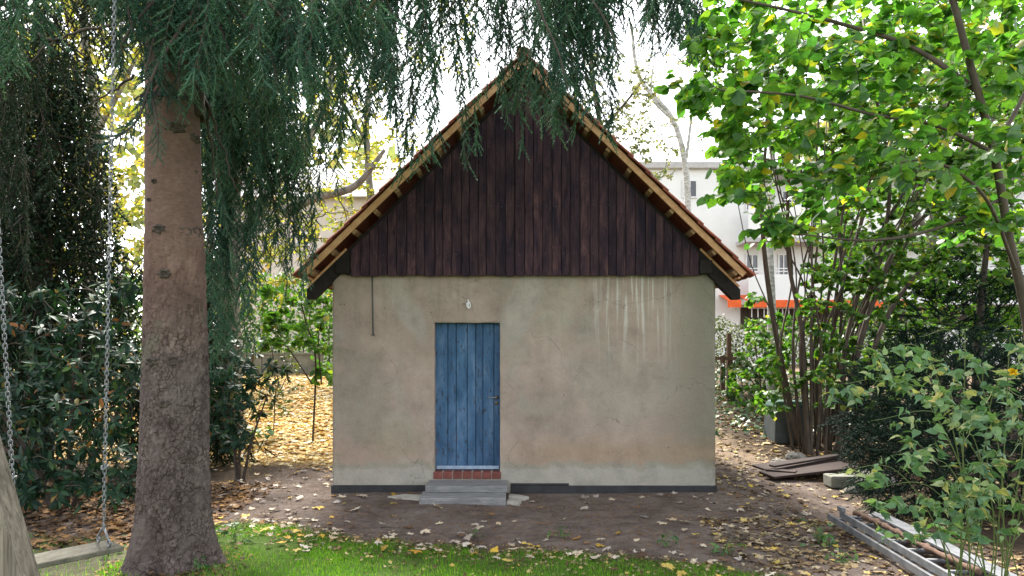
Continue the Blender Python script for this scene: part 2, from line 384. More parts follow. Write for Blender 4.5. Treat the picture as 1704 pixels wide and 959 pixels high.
def bark_mat():
    m, nt, b = new_mat('spruce_bark')
    at = N(nt, 'ShaderNodeVertexColor'); at.layer_name = 'plate'
    sp = N(nt, 'ShaderNodeSeparateColor'); L(nt, at.outputs[0], sp.inputs[0])
    p = pos(nt); sx = N(nt, 'ShaderNodeSeparateXYZ'); L(nt, p, sx.inputs[0])
    n1 = ntex(nt, p, 3, 6, .65, .3); n2 = ntex(nt, pos(nt, (1, 1, 3)), 22, 6, .7)
    lowc = ramp(nt, n1, [(.3, (.078, .060, .057)), (.5, (.118, .094, .088)), (.72, (.165, .137, .127))])
    upc = ramp(nt, n1, [(.3, (.115, .070, .055)), (.5, (.152, .096, .077)), (.72, (.188, .127, .103))])
    k = mrange(nt, math_(nt, 'ADD', sx.outputs[2], math_(nt, 'MULTIPLY', n1, .8)), 1.9, 3.0)
    c = mix(nt, k, lowc, upc)
    c = mix(nt, 1.0, c, ramp(nt, sp.outputs[0], [(0, (.75, .70, .70)), (.5, (1, 1, 1)), (1, (1.28, 1.26, 1.25))]), 'MULTIPLY')
    c = mix(nt, math_(nt, 'MULTIPLY', sp.outputs[1], .55), c, (.05, .034, .028))  # crevice shade between the plates is put into the bark colour
    c = mix(nt, 1.0, c, ramp(nt, n2, [(.25, (.68, .67, .66)), (.75, (1.28, 1.28, 1.28))]), 'MULTIPLY')
    c = mix(nt, mrange(nt, ntex(nt, p, 1.8, 5, .6), .60, .70, 0, .4), c, (.13, .14, .095))
    c = mix(nt, mrange(nt, ntex(nt, pos(nt, (1, 1, .5), loc=(4, 4, 4)), 7, 4, .6), .70, .74, 0, .7), c, (.11, .045, .04))
    wv = N(nt, 'ShaderNodeVectorMath'); wv.operation = 'ADD'; L(nt, p, wv.inputs[0])
    nz = N(nt, 'ShaderNodeTexNoise'); nz.inputs['Scale'].default_value = 9; nz.inputs['Detail'].default_value = 4; L(nt, p, nz.inputs['Vector'])
    sc = N(nt, 'ShaderNodeVectorMath'); sc.operation = 'SCALE'; sc.inputs['Scale'].default_value = .13; L(nt, nz.outputs['Color'], sc.inputs[0]); L(nt, sc.outputs[0], wv.inputs[1])
    mp = N(nt, 'ShaderNodeMapping'); mp.inputs['Scale'].default_value = (1, 1, .62); L(nt, wv.outputs[0], mp.inputs[0])
    vo = N(nt, 'ShaderNodeTexVoronoi'); vo.feature = 'DISTANCE_TO_EDGE'; vo.inputs['Scale'].default_value = 25; L(nt, mp.outputs[0], vo.inputs['Vector'])
    vo2 = N(nt, 'ShaderNodeTexVoronoi'); vo2.inputs['Scale'].default_value = 25; L(nt, mp.outputs[0], vo2.inputs['Vector'])
    msk = math_(nt, 'MULTIPLY', mrange(nt, ntex(nt, p, 5, 4, .6), .36, .56), mrange(nt, math_(nt, 'ADD', sx.outputs[2], math_(nt, 'MULTIPLY', n1, 1.2)), 3.3, 2.3, .12, 1.0))
    crack = math_(nt, 'MULTIPLY', mrange(nt, vo.outputs['Distance'], .07, .01), msk)
    c = mix(nt, math_(nt, 'MULTIPLY', crack, .42), c, (.045, .032, .027))  # finer cracks get painted shade as well as bump
    sp2 = N(nt, 'ShaderNodeSeparateColor'); L(nt, vo2.outputs['Color'], sp2.inputs[0])
    c = mix(nt, math_(nt, 'MULTIPLY', msk, .8), c, mix(nt, 1.0, c, ramp(nt, sp2.outputs[0], [(0, (.84, .80, .79)), (1, (1.2, 1.19, 1.18))]), 'MULTIPLY'))
    L(nt, c, b.inputs['Base Color']); b.inputs['Roughness'].default_value = .9; b.inputs['Specular IOR Level'].default_value = .2
    hh = math_(nt, 'ADD', math_(nt, 'MULTIPLY', n2, .35), math_(nt, 'MULTIPLY', math_(nt, 'ADD', math_(nt, 'MULTIPLY', crack, -1.0), math_(nt, 'MULTIPLY', sp2.outputs[1], .5)), msk))
    bump(nt, b, hh, .8, .016)
    return m
def build_materials():
    M['plaster'] = plaster_mat(); M['door'] = door_mat(); M['soil'] = ground_mat(); M['bark'] = bark_mat()
    M['board'] = gable_mat()
    M['old_beam'] = wood_mat('dark_old_beam', (.006, .005, .005), (.022, .016, .014), (8, 8, 8), .8, .2)
    M['new_wood'] = wood_mat('fresh_timber', (.47, .235, .11), (.68, .41, .225), (7, 7, 7), .7, .12, knots=False, bmp=.15)
    M['batten_wood'] = wood_mat('batten_timber', (.20, .115, .055), (.36, .23, .12), (7, 7, 7), .7, .15, knots=False, bmp=.15)
    M['tile'] = simple_mat('clay_tile', (.16, .040, .022), (.29, .078, .040), 9, .8, 0, .25, obj_rand=.22)
    M['bitumen'] = simple_mat('bitumen_coat', (.010, .011, .013), (.032, .034, .038), 6, .55, 0, .3)
    M['brick'] = simple_mat('sill_brick', (.13, .036, .03), (.21, .066, .052), 20, .75, 0, .3, obj_rand=.15)
    M['mortar'] = simple_mat('mortar', (.30, .28, .25), (.42, .40, .36), 30, .95)
    M['slab'] = wood_mat('step_slab', (.12, .122, .125), (.30, .30, .30), (2.5, 14, 14), .9, .08, (.085, .082, .072), .6, bmp=.4, knots=False)
    M['stone'] = simple_mat('pale_stone', (.30, .275, .235), (.48, .45, .40), 7, .95, 0, .4)
    M['rock'] = simple_mat('grey_rock', (.10, .095, .085), (.24, .225, .20), 6, .95, 0, .5)
    M['alu'] = simple_mat('dull_aluminium', (.10, .104, .115), (.21, .215, .23), 12, .6, .3, .08, (1, 1, 1))
    M['drip'] = simple_mat('painted_drip_bar', (.22, .30, .43), (.36, .44, .56), 20, .45, .3, .05)
    M['steel'] = simple_mat('galvanised_steel', (.15, .155, .165), (.28, .29, .305), 60, .5, .7, .1)
    M['brass'] = simple_mat('tarnished_brass', (.10, .085, .04), (.24, .20, .10), 60, .45, .7, .1)
    M['grey_wood'] = wood_mat('weathered_timber', (.060, .048, .036), (.31, .265, .21), (34, 34, 1.3), .85, .06, (.06, .05, .04), .7)
    M['seat_wood'] = wood_mat('weathered_seat', (.075, .070, .052), (.20, .185, .145), (14, 5, 14), .9, .05, (.10, .105, .06), .6)
    M['pile_wood'] = wood_mat('old_dark_boards', (.016, .010, .009), (.052, .031, .025), (3, 16, 16), .8, .25, (.085, .058, .048), .4)
    M['plastic_green'] = simple_mat('green_plastic', (.018, .055, .04), (.03, .085, .06), 5, .5, 0, .05)
    M['plastic_grey'] = simple_mat('grey_plastic', (.045, .055, .058), (.075, .085, .088), 5, .55, 0, .05)
    M['box_wood'] = wood_mat('nest_box_wood', (.035, .026, .021), (.09, .068, .055), (18, 18, 1.2), .85, .1)
    M['strap'] = simple_mat('dark_strap', (.012, .006, .008), (.03, .016, .018), 30, .7)
    M['twig'] = simple_mat('twig_bark', (.045, .035, .025), (.11, .085, .06), 30, .85)
    M['limb'] = simple_mat('limb_bark', (.04, .031, .026), (.10, .078, .064), 14, .9, 0, .5)
    M['hazel_bark'] = simple_mat('hazel_bark', (.042, .030, .022), (.105, .080, .060), 12, .8, 0, .4, (1, 1, .35))
    M['grey_bark'] = simple_mat('grey_bark', (.10, .09, .07), (.27, .25, .215), 7, .9, 0, .6, (1, 1, .4), bdist=.02)
    M['birch_bark'] = simple_mat('birch_bark', (.20, .19, .175), (.70, .69, .66), 7, .8, 0, .4, (1, 1, 2.6), bdist=.01)
    M['stem_green'] = simple_mat('green_stem', (.06, .10, .025), (.13, .16, .05), 20, .6)
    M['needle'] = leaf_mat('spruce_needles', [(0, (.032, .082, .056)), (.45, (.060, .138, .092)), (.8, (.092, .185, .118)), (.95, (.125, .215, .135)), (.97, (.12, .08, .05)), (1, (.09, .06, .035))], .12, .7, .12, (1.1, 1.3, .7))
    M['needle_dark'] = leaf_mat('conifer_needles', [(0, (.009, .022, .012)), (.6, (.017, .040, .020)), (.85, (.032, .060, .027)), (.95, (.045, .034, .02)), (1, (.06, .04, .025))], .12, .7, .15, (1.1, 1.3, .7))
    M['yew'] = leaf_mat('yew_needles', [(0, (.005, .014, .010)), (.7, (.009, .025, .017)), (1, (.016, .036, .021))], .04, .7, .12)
    M['hazel'] = leaf_mat('hazel_leaf', [(0, (.040, .115, .030)), (.4, (.072, .18, .036)), (.8, (.12, .24, .036)), (.965, (.19, .28, .04)), (.975, (.42, .36, .04)), (1, (.36, .28, .03))], .45, .42, .4, (1.55, 1.85, .7))
    M['hazel_far'] = leaf_mat('hazel_leaf_thicket', [(0, (.035, .095, .022)), (.5, (.065, .15, .028)), (.9, (.11, .205, .035)), (.965, (.26, .27, .05)), (1, (.34, .29, .06))], .42, .5, .3, (1.6, 1.85, .6))
    M['lime'] = leaf_mat('autumn_leaf', [(0, (.12, .17, .03)), (.45, (.22, .26, .05)), (.8, (.36, .34, .07)), (1, (.42, .30, .06))], .45, .6, .2, (1.6, 1.5, .6))
    M['pale_crown'] = leaf_mat('pale_leaf', [(0, (.10, .14, .07)), (.6, (.18, .21, .10)), (1, (.30, .26, .11))], .4, .6, .2, (1.4, 1.4, .8))
    M['rhodo'] = leaf_mat('rhododendron_leaf', [(0, (.008, .028, .017)), (.5, (.014, .045, .025)), (.84, (.027, .068, .032)), (.965, (.06, .11, .036)), (.982, (.26, .12, .03)), (1, (.22, .075, .025))], .08, .55, .2, (1.3, 1.5, .6))
    M['kerria'] = leaf_mat('kerria_leaf', [(0, (.075, .165, .085)), (.5, (.12, .225, .11)), (.75, (.19, .29, .15)), (.9, (.33, .38, .22)), (1, (.42, .38, .15))], .35, .5, .35, (1.5, 1.5, .6))
    M['herb'] = leaf_mat('herb_leaf', [(0, (.045, .12, .035)), (.6, (.08, .18, .055)), (1, (.14, .22, .06))], .3, .5, .35)
    M['ivy'] = leaf_mat('ivy_leaf', [(0, (.022, .062, .028)), (.6, (.045, .105, .045)), (.9, (.09, .16, .06)), (1, (.22, .22, .06))], .2, .42, .5)
    M['hedge'] = leaf_mat('hedge_leaf', [(0, (.055, .085, .035)), (.6, (.10, .135, .055)), (1, (.17, .19, .08))], .3, .5, .3)
    M['grass'] = leaf_mat('grass_blade', [(0, (.085, .26, .014)), (.55, (.14, .36, .02)), (.9, (.22, .42, .04)), (1, (.38, .36, .12))], .45, .7, .08)
    M['flower'] = leaf_mat('kerria_petal', [(0, (.75, .48, .02)), (1, (.80, .52, .02))], .2, .6, .2)
    M['fallen_pale'] = leaf_mat('fallen_leaf_pale', [(0, (.42, .33, .25)), (.5, (.55, .46, .37)), (1, (.62, .55, .46))], .12, .7, .2, (1, 1, .8))
    M['fallen_yellow'] = leaf_mat('fallen_leaf_yellow', [(0, (.50, .27, .03)), (.5, (.58, .39, .06)), (1, (.60, .47, .13))], .15, .65, .25, (1.2, 1, .5))
    M['fallen_brown'] = leaf_mat('fallen_leaf_brown', [(0, (.10, .055, .03)), (.5, (.19, .11, .06)), (1, (.34, .19, .07))], .08, .75, .2, (1, 1, .6))
    M['litter'] = leaf_mat('leaf_litter', [(0, (.42, .22, .06)), (.22, (.66, .46, .14)), (.5, (.76, .62, .30)), (.8, (.78, .70, .48)), (1, (.74, .68, .56))], .2, .7, .2, (1.2, 1, .5))
    M['litter_dull'] = leaf_mat('leaf_litter_dull', [(0, (.07, .042, .025)), (.4, (.16, .10, .055)), (.65, (.30, .22, .12)), (.85, (.46, .38, .26)), (1, (.50, .36, .06))], .1, .75, .2, (1, 1, .6))
    M['white_wall'] = simple_mat('white_render', (.76, .76, .75), (.82, .82, .81), 1.5, .9, 0, .05)
    M['cream_wall'] = simple_mat('cream_render', (.56, .50, .46), (.64, .59, .54), 1.5, .9, 0, .05)
    M['frame'] = simple_mat('white_frame', (.70, .70, .70), (.78, .78, .78), 4, .5, 0, 0)
    M['awning'] = simple_mat('orange_awning', (.72, .10, .02), (.80, .15, .035), 6, .8, 0, 0)
    M['roof_grey'] = simple_mat('roof_felt', (.40, .39, .38), (.50, .49, .48), 3, .9)
    M['concrete'] = simple_mat('concrete', (.11, .115, .09), (.22, .215, .18), 4, .95)
    M['fence_wood'] = wood_mat('fence_wood', (.06, .035, .025), (.14, .085, .06), (20, 20, 1.5), .85, .15)
    g, nt, b = new_mat('window_glass'); b.inputs['Base Color'].default_value = (.012, .016, .02, 1); b.inputs['Roughness'].default_value = .06
    b.inputs['Specular IOR Level'].default_value = .7; M['glass'] = g
build_materials()

# ------------------------------------------------------------------ ground
def build_ground():
    xs = np.unique(np.concatenate([np.linspace(-300, -40, 14), np.linspace(-40, -8, 33), np.linspace(-8, -4.6, 28), np.linspace(-4.6, 5.8, 175), np.linspace(5.8, 12, 40), np.linspace(12, 40, 29), np.linspace(40, 300, 14)]))
    ys = np.unique(np.concatenate([np.linspace(-60, 0, 12), np.linspace(0, 4.6, 24), np.linspace(4.6, 9.2, 130), np.linspace(9.2, 14, 48), np.linspace(14, 24, 60), np.linspace(24, 60, 30), np.linspace(60, 900, 30)]))
    X, Y = np.meshgrid(xs, ys); Z = ground_z(X, Y)
    fine = (X > -5) & (X < 6) & (Y > 4) & (Y < 14)
    Zf = Z.ravel().copy(); xf, yf = X.ravel(), Y.ravel(); mf = fine.ravel()
    for i in np.nonzero(mf)[0]:
        x, y = xf[i], yf[i]
        a = noise.noise(Vector((x * 2.3, y * 2.3, 0))) * .016 + noise.noise(Vector((x * 8, y * 8, 3))) * .008 + noise.noise(Vector((x * 21, y * 21, 5))) * .005
        if abs(x - .158) < 2.7 and 8.85 < y < 9.1: a *= .3
        Zf[i] += a
    V = np.stack([xf, yf, Zf], 1); nx, ny = len(xs), len(ys)
    i = (np.arange(ny - 1)[:, None] * nx + np.arange(nx - 1)[None, :]).ravel()
    F = np.stack([i, i + 1, i + nx + 1, i + nx], 1)
    o = put('ground', V, F, M['soil'], None, True); tag(o, 'bare brown soil yard with scattered leaves and a mown lawn edge', 'ground', kind='structure')
    le = lawn_edge(xf); wob = np.array([noise.noise(Vector((x * 3, y * 3, 9))) * .18 for x, y in zip(xf, yf)])
    lawn = smooth(.08, -.12, yf + wob - le)
    nr = np.exp(-(((xf + 2.86) ** 2 + (yf - 5.75) ** 2) / .22)); lawn *= 1 - nr; lawn *= np.where(xf < -3.2, 1 - .65 * smooth(-3.2, -3.5, xf), 1)
    hx = np.abs(xf - .158)
    litter = smooth(10.6, 11.6, yf + wob * 2) * smooth(2.0, 2.4, hx) * np.where(xf < 0, 1.0, .25)
    dark_ground = smooth(-3.3, -4.0, xf + wob) * smooth(7.2, 7.9, yf) * (1 - smooth(10.5, 12, yf)) + smooth(3.9, 4.6, xf + wob) * smooth(4.5, 5.5, yf) * (1 - smooth(14, 17, yf))
    ca = o.data.color_attributes.new('zones', 'FLOAT_COLOR', 'POINT')
    ca.data.foreach_set('color', np.stack([lawn, litter * (1 - lawn), np.clip(dark_ground + nr * 1.3, 0, 1) * (1 - lawn), np.ones_like(lawn)], 1).astype(np.float32).ravel())
    return o
build_ground()

# ------------------------------------------------------------------ the house
HX, HY = .158, 9.0
WL, WR, WTOP, DEPTH = -2.37, 2.686, 2.86, 4.6
DX0, DX1, DZ0, DZ1 = -1.022, -.158, .145, 2.21
house = thing('house', (HX, HY, GZ0), 'small plastered outbuilding with dark boarded gable and blue plank door', 'house')
def build_walls():
    xs = np.unique(np.concatenate([np.linspace(WL, DX0, 55), np.linspace(DX0, DX1, 30), np.linspace(DX1, WR, 110)]))
    zs = np.unique(np.concatenate([np.linspace(-.25, DZ0, 16), np.linspace(DZ0, DZ1, 84), np.linspace(DZ1, WTOP, 28)]))
    X, Z = np.meshgrid(xs, zs); xf, zf = X.ravel(), Z.ravel()
    yf = np.full_like(xf, HY)
    for i in range(len(xf)):
        x, z = xf[i], zf[i]
        yf[i] += noise.noise(Vector((x * 1.1, z * 1.1, 2))) * .010 + noise.noise(Vector((x * 4, z * 4, 5))) * .004 + noise.noise(Vector((x * 14, z * 14, 8))) * .0015
        e = min(x - WL, WR - x); yf[i] += .02 * max(0, 1 - e / .03) ** 2
    hole_edge = (xf > DX0 - .02) & (xf < DX1 + .02) & (zf > DZ0 - .02) & (zf < DZ1 + .02)
    jx = np.array([noise.noise(Vector((x * 5, z * 5, 11))) for x, z in zip(xf, zf)]) * .006
    edge = (np.minimum(xf - WL, WR - xf) < .001); jx = np.where(edge, jx * .9, jx); hole_edge = hole_edge | edge
    V = np.stack([xf + jx * hole_edge, yf + .006 * hole_edge, zf + jx * hole_edge], 1); nx, nz = len(xs), len(zs)
    F = []
    ix0, ix1 = int(np.argmin(abs(xs - DX0))), int(np.argmin(abs(xs - DX1))); iz0, iz1 = int(np.argmin(abs(zs - DZ0))), int(np.argmin(abs(zs - DZ1)))
    for j in range(nz - 1):
        for i in range(nx - 1):
            if ix0 <= i < ix1 and iz0 <= j < iz1: continue
            F.append((j * nx + i, j * nx + i + 1, (j + 1) * nx + i + 1, (j + 1) * nx + i))
    Vl = V.tolist()
    def reveal(idx):
        base = len(Vl)
        for k in idx: Vl.append([V[k][0], HY + .22, V[k][2]])
        for a in range(len(idx) - 1): F.append((idx[a], idx[a + 1], base + a + 1, base + a))
    reveal([j * nx + ix0 for j in range(iz0, iz1 + 1)]); reveal([j * nx + ix1 for j in range(iz1, iz0 - 1, -1)])
    reveal([iz1 * nx + i for i in range(ix0, ix1 + 1)]); reveal([iz0 * nx + i for i in range(ix1, ix0 - 1, -1)])
    # sides and back
    def wallbox(lo, hi):
        b = len(Vl); Vl.extend(boxv(lo, hi).tolist()); F.extend([tuple(b + k for k in f) for f in BOXF])
    wallbox((WL, HY + .02, -.25), (WL + .24, HY + DEPTH, WTOP)); wallbox((WR - .24, HY + .02, -.25), (WR, HY + DEPTH, WTOP))
    wallbox((WL + .24, HY + DEPTH - .24, -.25), (WR - .24, HY + DEPTH, WTOP))
    wallbox((WL + .24, HY + .2205, DZ1 + .01), (WR - .24, HY + .26, WTOP))
    put('wall', Vl, F, M['plaster'], house)
    pl = []
    V1, F1 = hexa(boxv((WL - .012, HY - .022, -.2), (DX0 - .12, HY + .05, .068)), .006); put('plinth', V1, F1, M['bitumen'], house)
    V1, F1 = hexa(boxv((DX1 + .14, HY - .022, -.2), (WR + .012, HY + .05, .062)), .006); put('plinth', V1, F1, M['bitumen'], house)
    V1, F1 = hexa(boxv((DX1 + .14, HY - .014, .0625), (.75, HY + .05, .092)), .004); put('plinth_edge', V1, F1, M['bitumen'], house)
build_walls()
def build_door():
    yd = HY + .14
    door = put_box('door', (DX0 - .01, yd + .03, DZ0 + .09), (DX1 + .01, yd + .06, DZ1 + .01), M['old_beam'], house)
    ex = [(p - CX) / (F_PX / (yd)) for p in (722, 745.3, 759.2, 777.6, 791.6, 803.6, 822, 833)]
    for a, b in zip(ex[:-1], ex[1:]):
        V, F = hexa(boxv((a + .0035, yd + random.uniform(-.004, .004), DZ0 + .10), (b - .0035, yd + .0295, DZ1 + .005)), .005, 2)
        put('plank', V, F, M['door'], door)
    V, F = hexa(boxv((DX0 + .012, yd - .03, DZ0 + .112), (DX1 - .012, yd - .005, DZ0 + .158)), .006, 2); put('drip_bar', V, F, M['drip'], door)
    hx, hz = P(826.5, 661.5, yd)[0], P(826.5, 661.5, yd)[2]
    esc = put_tube('escutcheon', [(hx, yd - .004, hz), (hx, yd - .014, hz)], .024, M['brass'], door, 18)
    put_tube('handle', catmull([(hx, yd - .008, hz), (hx, yd - .05, hz), (hx - .02, yd - .056, hz), (hx - .125, yd - .056, hz - .002)], 14), .009, M['steel'], door, 10)
    put_tube('lock_rosette', [(hx - .002, yd - .004, hz - .078), (hx - .002, yd - .013, hz - .078)], .024, M['brass'], door, 18)
    put_tube('keyhole_cylinder', [(hx - .002, yd - .013, hz - .078), (hx - .002, yd - .021, hz - .078)], .009, M['steel'], door, 12)
    sill = put_box('door_sill', (DX0 - .022, HY - .012, DZ0 + .004), (DX1 + .022, HY + .14, DZ0 + .098), M['mortar'], house)
    n = 7; w = (DX1 - DX0 + .036) / n; V0, F0 = hexa(boxv((-w / 2 + .004, -.08, -.046), (w / 2 - .004, .08, .046)), .006, 1)
    me = mesh_np('brick', V0, F0); me.materials.append(M['brick'])
    for i in range(n):
        o = link(bpy.data.objects.new('brick', me)); o.parent = sill
        o.location = Vector((DX0 - .018 + w * (i + .5), HY + .052 + random.uniform(-.003, .003), DZ0 + .0545 + random.uniform(-.002, .002))) - Vector(ORG[house])
        o.rotation_euler = (0, random.uniform(-.01, .01), random.uniform(-.012, .012)); o.scale = (random.uniform(.97, 1.0), 1, 1)
build_door()
APX, APZ, TH = .15, 5.62, math.radians(44.2)
SL = 2.86 / math.cos(TH)                       # slope length
YF, YB = 8.745, HY + DEPTH + .35
def slope(s, u, n):                            # s = -1 left, +1 right; u down the slope, n off the roof plane -> (x, z)
    return APX + s * (u * math.cos(TH) + n * math.sin(TH)), APZ - u * math.sin(TH) + n * math.cos(TH)
def slope_box(s, u0, u1, n0, n1, y0, y1, bev=.0):
    c = []
    for y in (y0, y1):
        c.append([(*slope(s, u, n),) for u, n in ((u0, n0), (u1, n0), (u1, n1), (u0, n1))])
    f, b = c
    V8 = [(x, y0, z) for x, z in f] + [(x, y1, z) for x, z in b]
    return hexa(V8, bev)
def build_roof():
    gable = put('gable', [(WL + .2, HY - .0695, 2.832), (WR - .2, HY - .0695, 2.832), (APX, HY - .0695, APZ - .33), (WL + .2, HY + .02, 2.832), (WR - .2, HY + .02, 2.832), (APX, HY + .02, APZ - .33)],
                [(0, 1, 2), (3, 5, 4), (0, 3, 4, 1), (1, 4, 5, 2), (2, 5, 3, 0)], M['old_beam'], house)
    x = P(583, 0, 8.9)[0]; xe = P(1163, 0, 8.9)[0]; zb = P(0, 459, 8.9)[2]; n = 38; w0 = (xe - x) / n; ws = [w0 * random.uniform(.86, 1.14) for _ in range(n)]; k = (xe - x) / sum(ws)
    for w in ws:
        w *= k; a, b = x + random.uniform(.002, .006), x + w - .003
        def top(q): return APZ - .20 / math.cos(TH) - abs(q - APX) * math.tan(TH)
        yy = HY - .072 - random.uniform(0, .006); z0 = zb + random.uniform(-.008, .008); tl = random.uniform(-.002, .002)
        V8 = [(a, yy - .022, z0), (b, yy - .022 + tl, z0), (b, yy, z0), (a, yy, z0)] + [(a, yy - .022, top(a)), (b, yy - .022 + tl, top(b)), (b, yy, top(b)), (a, yy, top(a))]
        if a < APX < b: V8[4] = (a, yy - .022, top(a))
        V8 = [(p[0] + random.uniform(-.002, .002), p[1] + random.uniform(-.002, .002), p[2]) for p in V8]; V, F = hexa(V8, .0045, 1); put('board', V, F, M['board'], gable); x += w
    nl = []
    for px, py in [(590 + i * 15.2 + random.uniform(-3, 3), q + random.uniform(-2, 2)) for i in range(38) for q in (342, 423)]:
        q = P(px, py, HY - .103)
        if q[2] < APZ - .45 - abs(q[0] - APX) * math.tan(TH) and random.random() < .75:
            a = np.arange(6) * math.pi / 3; nl.append((np.stack([q[0] + .0042 * np.cos(a), np.full(6, HY - .1035), q[2] + .0042 * np.sin(a)], 1), np.array([(0, 1, 2, 3), (0, 3, 4, 5)])))
    put('nail_heads', *join(nl), M['steel'], gable)['kind'] = 'stuff'
    for s in (-1, 1):
        for y0, y1 in ((HY - .06, HY + .07), (HY + 1.3, HY + 1.42), (HY + 2.7, HY + 2.82), (HY + 4.4, HY + 4.53)):
            # the foot is cut plumb and level
            xt, xb = s * 2.84 + APX, s * 2.75 + APX
            def zt(q, nn): return APZ - abs(q - APX) * math.tan(TH) + nn / math.cos(TH)
            zl = zt(xb, -.31)
            prof = [slope(s, .02, -.155), (xt, zt(xt, -.155)), (xt, zl), (xb, zl), slope(s, .02, -.31)]
            V = [(x, y0, z) for x, z in prof] + [(x, y1, z) for x, z in prof]
            F = [(0, 1, 2, 3, 4), (9, 8, 7, 6, 5)] + [(i, 5 + i, 5 + (i + 1) % 5, (i + 1) % 5) for i in range(5)]
            put('rafter', V, F, M['old_beam'], house)
        V, F = slope_box(s, SL - .62, SL + .09, -.1545, -.122, HY - .055, HY + .0, .003); put('counter_batten', V, F, M['new_wood'], house)
        V, F = slope_box(s, 0.0, SL + .0, -.080, -.002, YF, YF + .026, .004); put('verge_board', V, F, M['new_wood'], house)
        nb = 10
        for i in range(nb + 1):
            u = .10 + i * (SL - .2) / nb
            V, F = slope_box(s, u - .032, u + .032, -.1215, -.006, YF + .0265, YB - .03, .003); put('batten', V, F, M['batten_wood'], house)
        V, F = slope_box(s, SL - .03, SL - .004, -.1215, -.09, YF + .0265, YB - .03, .003); put('eave_lath', V, F, M['new_wood'], house)
        xw = WL - .05 if s < 0 else WR + .05
    for s, xa, xb in ((-1, P(558, 0, 8.9)[0], P(581, 0, 8.9)[0]), (1, P(1165, 0, 8.9)[0], P(1186, 0, 8.9)[0])):
        V, F = hexa(boxv((xa, HY - .10, 2.845), (xb, HY + .06, 3.02)), .006); put('beam_end', V, F, M['old_beam'], house)
    for s in (-1, 1):                          # wall plates seen beyond the corners
        xw0, xw1 = (WL - .06, WL - .005) if s < 0 else (WR + .005, WR + .05)
        put_box('side_board', (xw0, HY + 2.2, 2.15), (xw1, HY + 2.4, 2.9), M['old_beam'], house)
    # tiles
    roof = put('roof', *slope_box(-1, .05, SL - .05, .0005, .006, YF + .05, YB - .05), M['tile'], house)
    put('roof_lining', *slope_box(1, .05, SL - .05, .0005, .006, YF + .05, YB - .05), M['tile'], roof)
    nc = 13; ex = (SL + .05) / nc; tw = .235; tl = ex + .075
    def tile_mesh(jit):
        xs = np.array([0, .028, .055, .12, .18, .225, .240]); zs = np.array([.0, .026, .030, .008, .004, .008, .012])
        V = []
        for l, dz in ((0, 0.0), (tl * .5, .0), (tl, .0)):
            for a, z in zip(xs, zs): V.append((l, a, .019 + z * .8 + dz))
        m = len(xs); F = []
        for r in range(2):
            for i in range(m - 1): F.append((r * m + i, r * m + i + 1, (r + 1) * m + i + 1, (r + 1) * m + i))
        b0 = len(V); V += [(l, a, z - .016) for l, a, z in V]
        F += [tuple(b0 + k for k in reversed(f)) for f in F[:]]
        for i in range(m - 1): F.append((2 * m + i, 2 * m + i + 1, b0 + 2 * m + i + 1, b0 + 2 * m + i)); F.append((i + 1, i, b0 + i, b0 + i + 1))
        for r in range(2):
            F.append((r * m, (r + 1) * m, b0 + (r + 1) * m, b0 + r * m)); F.append(((r + 1) * m + m - 1, r * m + m - 1, b0 + r * m + m - 1, b0 + (r + 1) * m + m - 1))
        return np.array(V), F
    TV, TF = tile_mesh(0); me = mesh_np('tile', TV, TF); me.materials.append(M['tile'])
    ncol = int((YB - YF + .06) / tw); rest = []
    for s in (-1, 1):
        ct, st = math.cos(TH), math.sin(TH)
        for i in range(nc):
            for j in range(ncol):
                u = i * ex - .02; y = YF - .035 + j * tw + random.uniform(-.003, .003)
                tilt = math.radians(3.6) + random.uniform(-.006, .006)
                # local x down the slope, local y along the ridge, local z off the roof
                dx, dz = s * math.cos(TH - tilt), -math.sin(TH - tilt); nx_, nz_ = s * math.sin(TH - tilt), math.cos(TH - tilt)
                bx_, bz_ = slope(s, u, .002)
                R = np.array([[dx, 0, nx_], [0, 1, 0], [dz, 0, nz_]])
                if j < 11:
                    o = link(bpy.data.objects.new('tile', me)); o.parent = roof
                    o.matrix_basis = Matrix.Translation(Vector((bx_, y, bz_)) - Vector(ORG[house])) @ Matrix(R.tolist()).to_4x4()
                else: rest.append((TV @ R.T + np.array((bx_, y, bz_)), TF))
    Vs, Fs, n0 = [], [], 0
    for V, F in rest: Vs.append(V); Fs += [tuple(n0 + k for k in f) for f in F]; n0 += len(V)
    o = put('tile_field', np.concatenate(Vs), Fs, M['tile'], roof); o['kind'] = 'stuff'
    th = np.linspace(-1.25, 1.25, 9); 
    def ridge():
        V = []; 
        for y, r in ((0, .105), (.36, .092)):
            for q in th: V.append((math.sin(q) * r, y, math.cos(q) * r))
            for q in th: V.append((math.sin(q) * (r - .016), y, math.cos(q) * (r - .016)))
        m = len(th); F = []
        for i in range(m - 1):
            F += [(i, i + 1, 2 * m + i + 1, 2 * m + i), (m + i + 1, m + i, 3 * m + i, 3 * m + i + 1), (i + 1, i, m + i, m + i + 1), (2 * m + i, 2 * m + i + 1, 3 * m + i + 1, 3 * m + i)]
        F += [(0, 2 * m, 3 * m, m), (m - 1, 2 * m - 1, 4 * m - 1, 3 * m - 1)]
        return V, F
    RV, RF = ridge(); rm = mesh_np('ridge_tile', RV, RF); rm.materials.append(M['tile'])
    for j in range(int((YB - YF + .08) / .33)):
        o = link(bpy.data.objects.new('ridge_tile', rm)); o.parent = roof; o.location = Vector((APX, YF - .04 + j * .33, APZ - .005)) - Vector(ORG[house]); o.rotation_euler = (math.radians(-2.5), 0, 0)
build_roof()
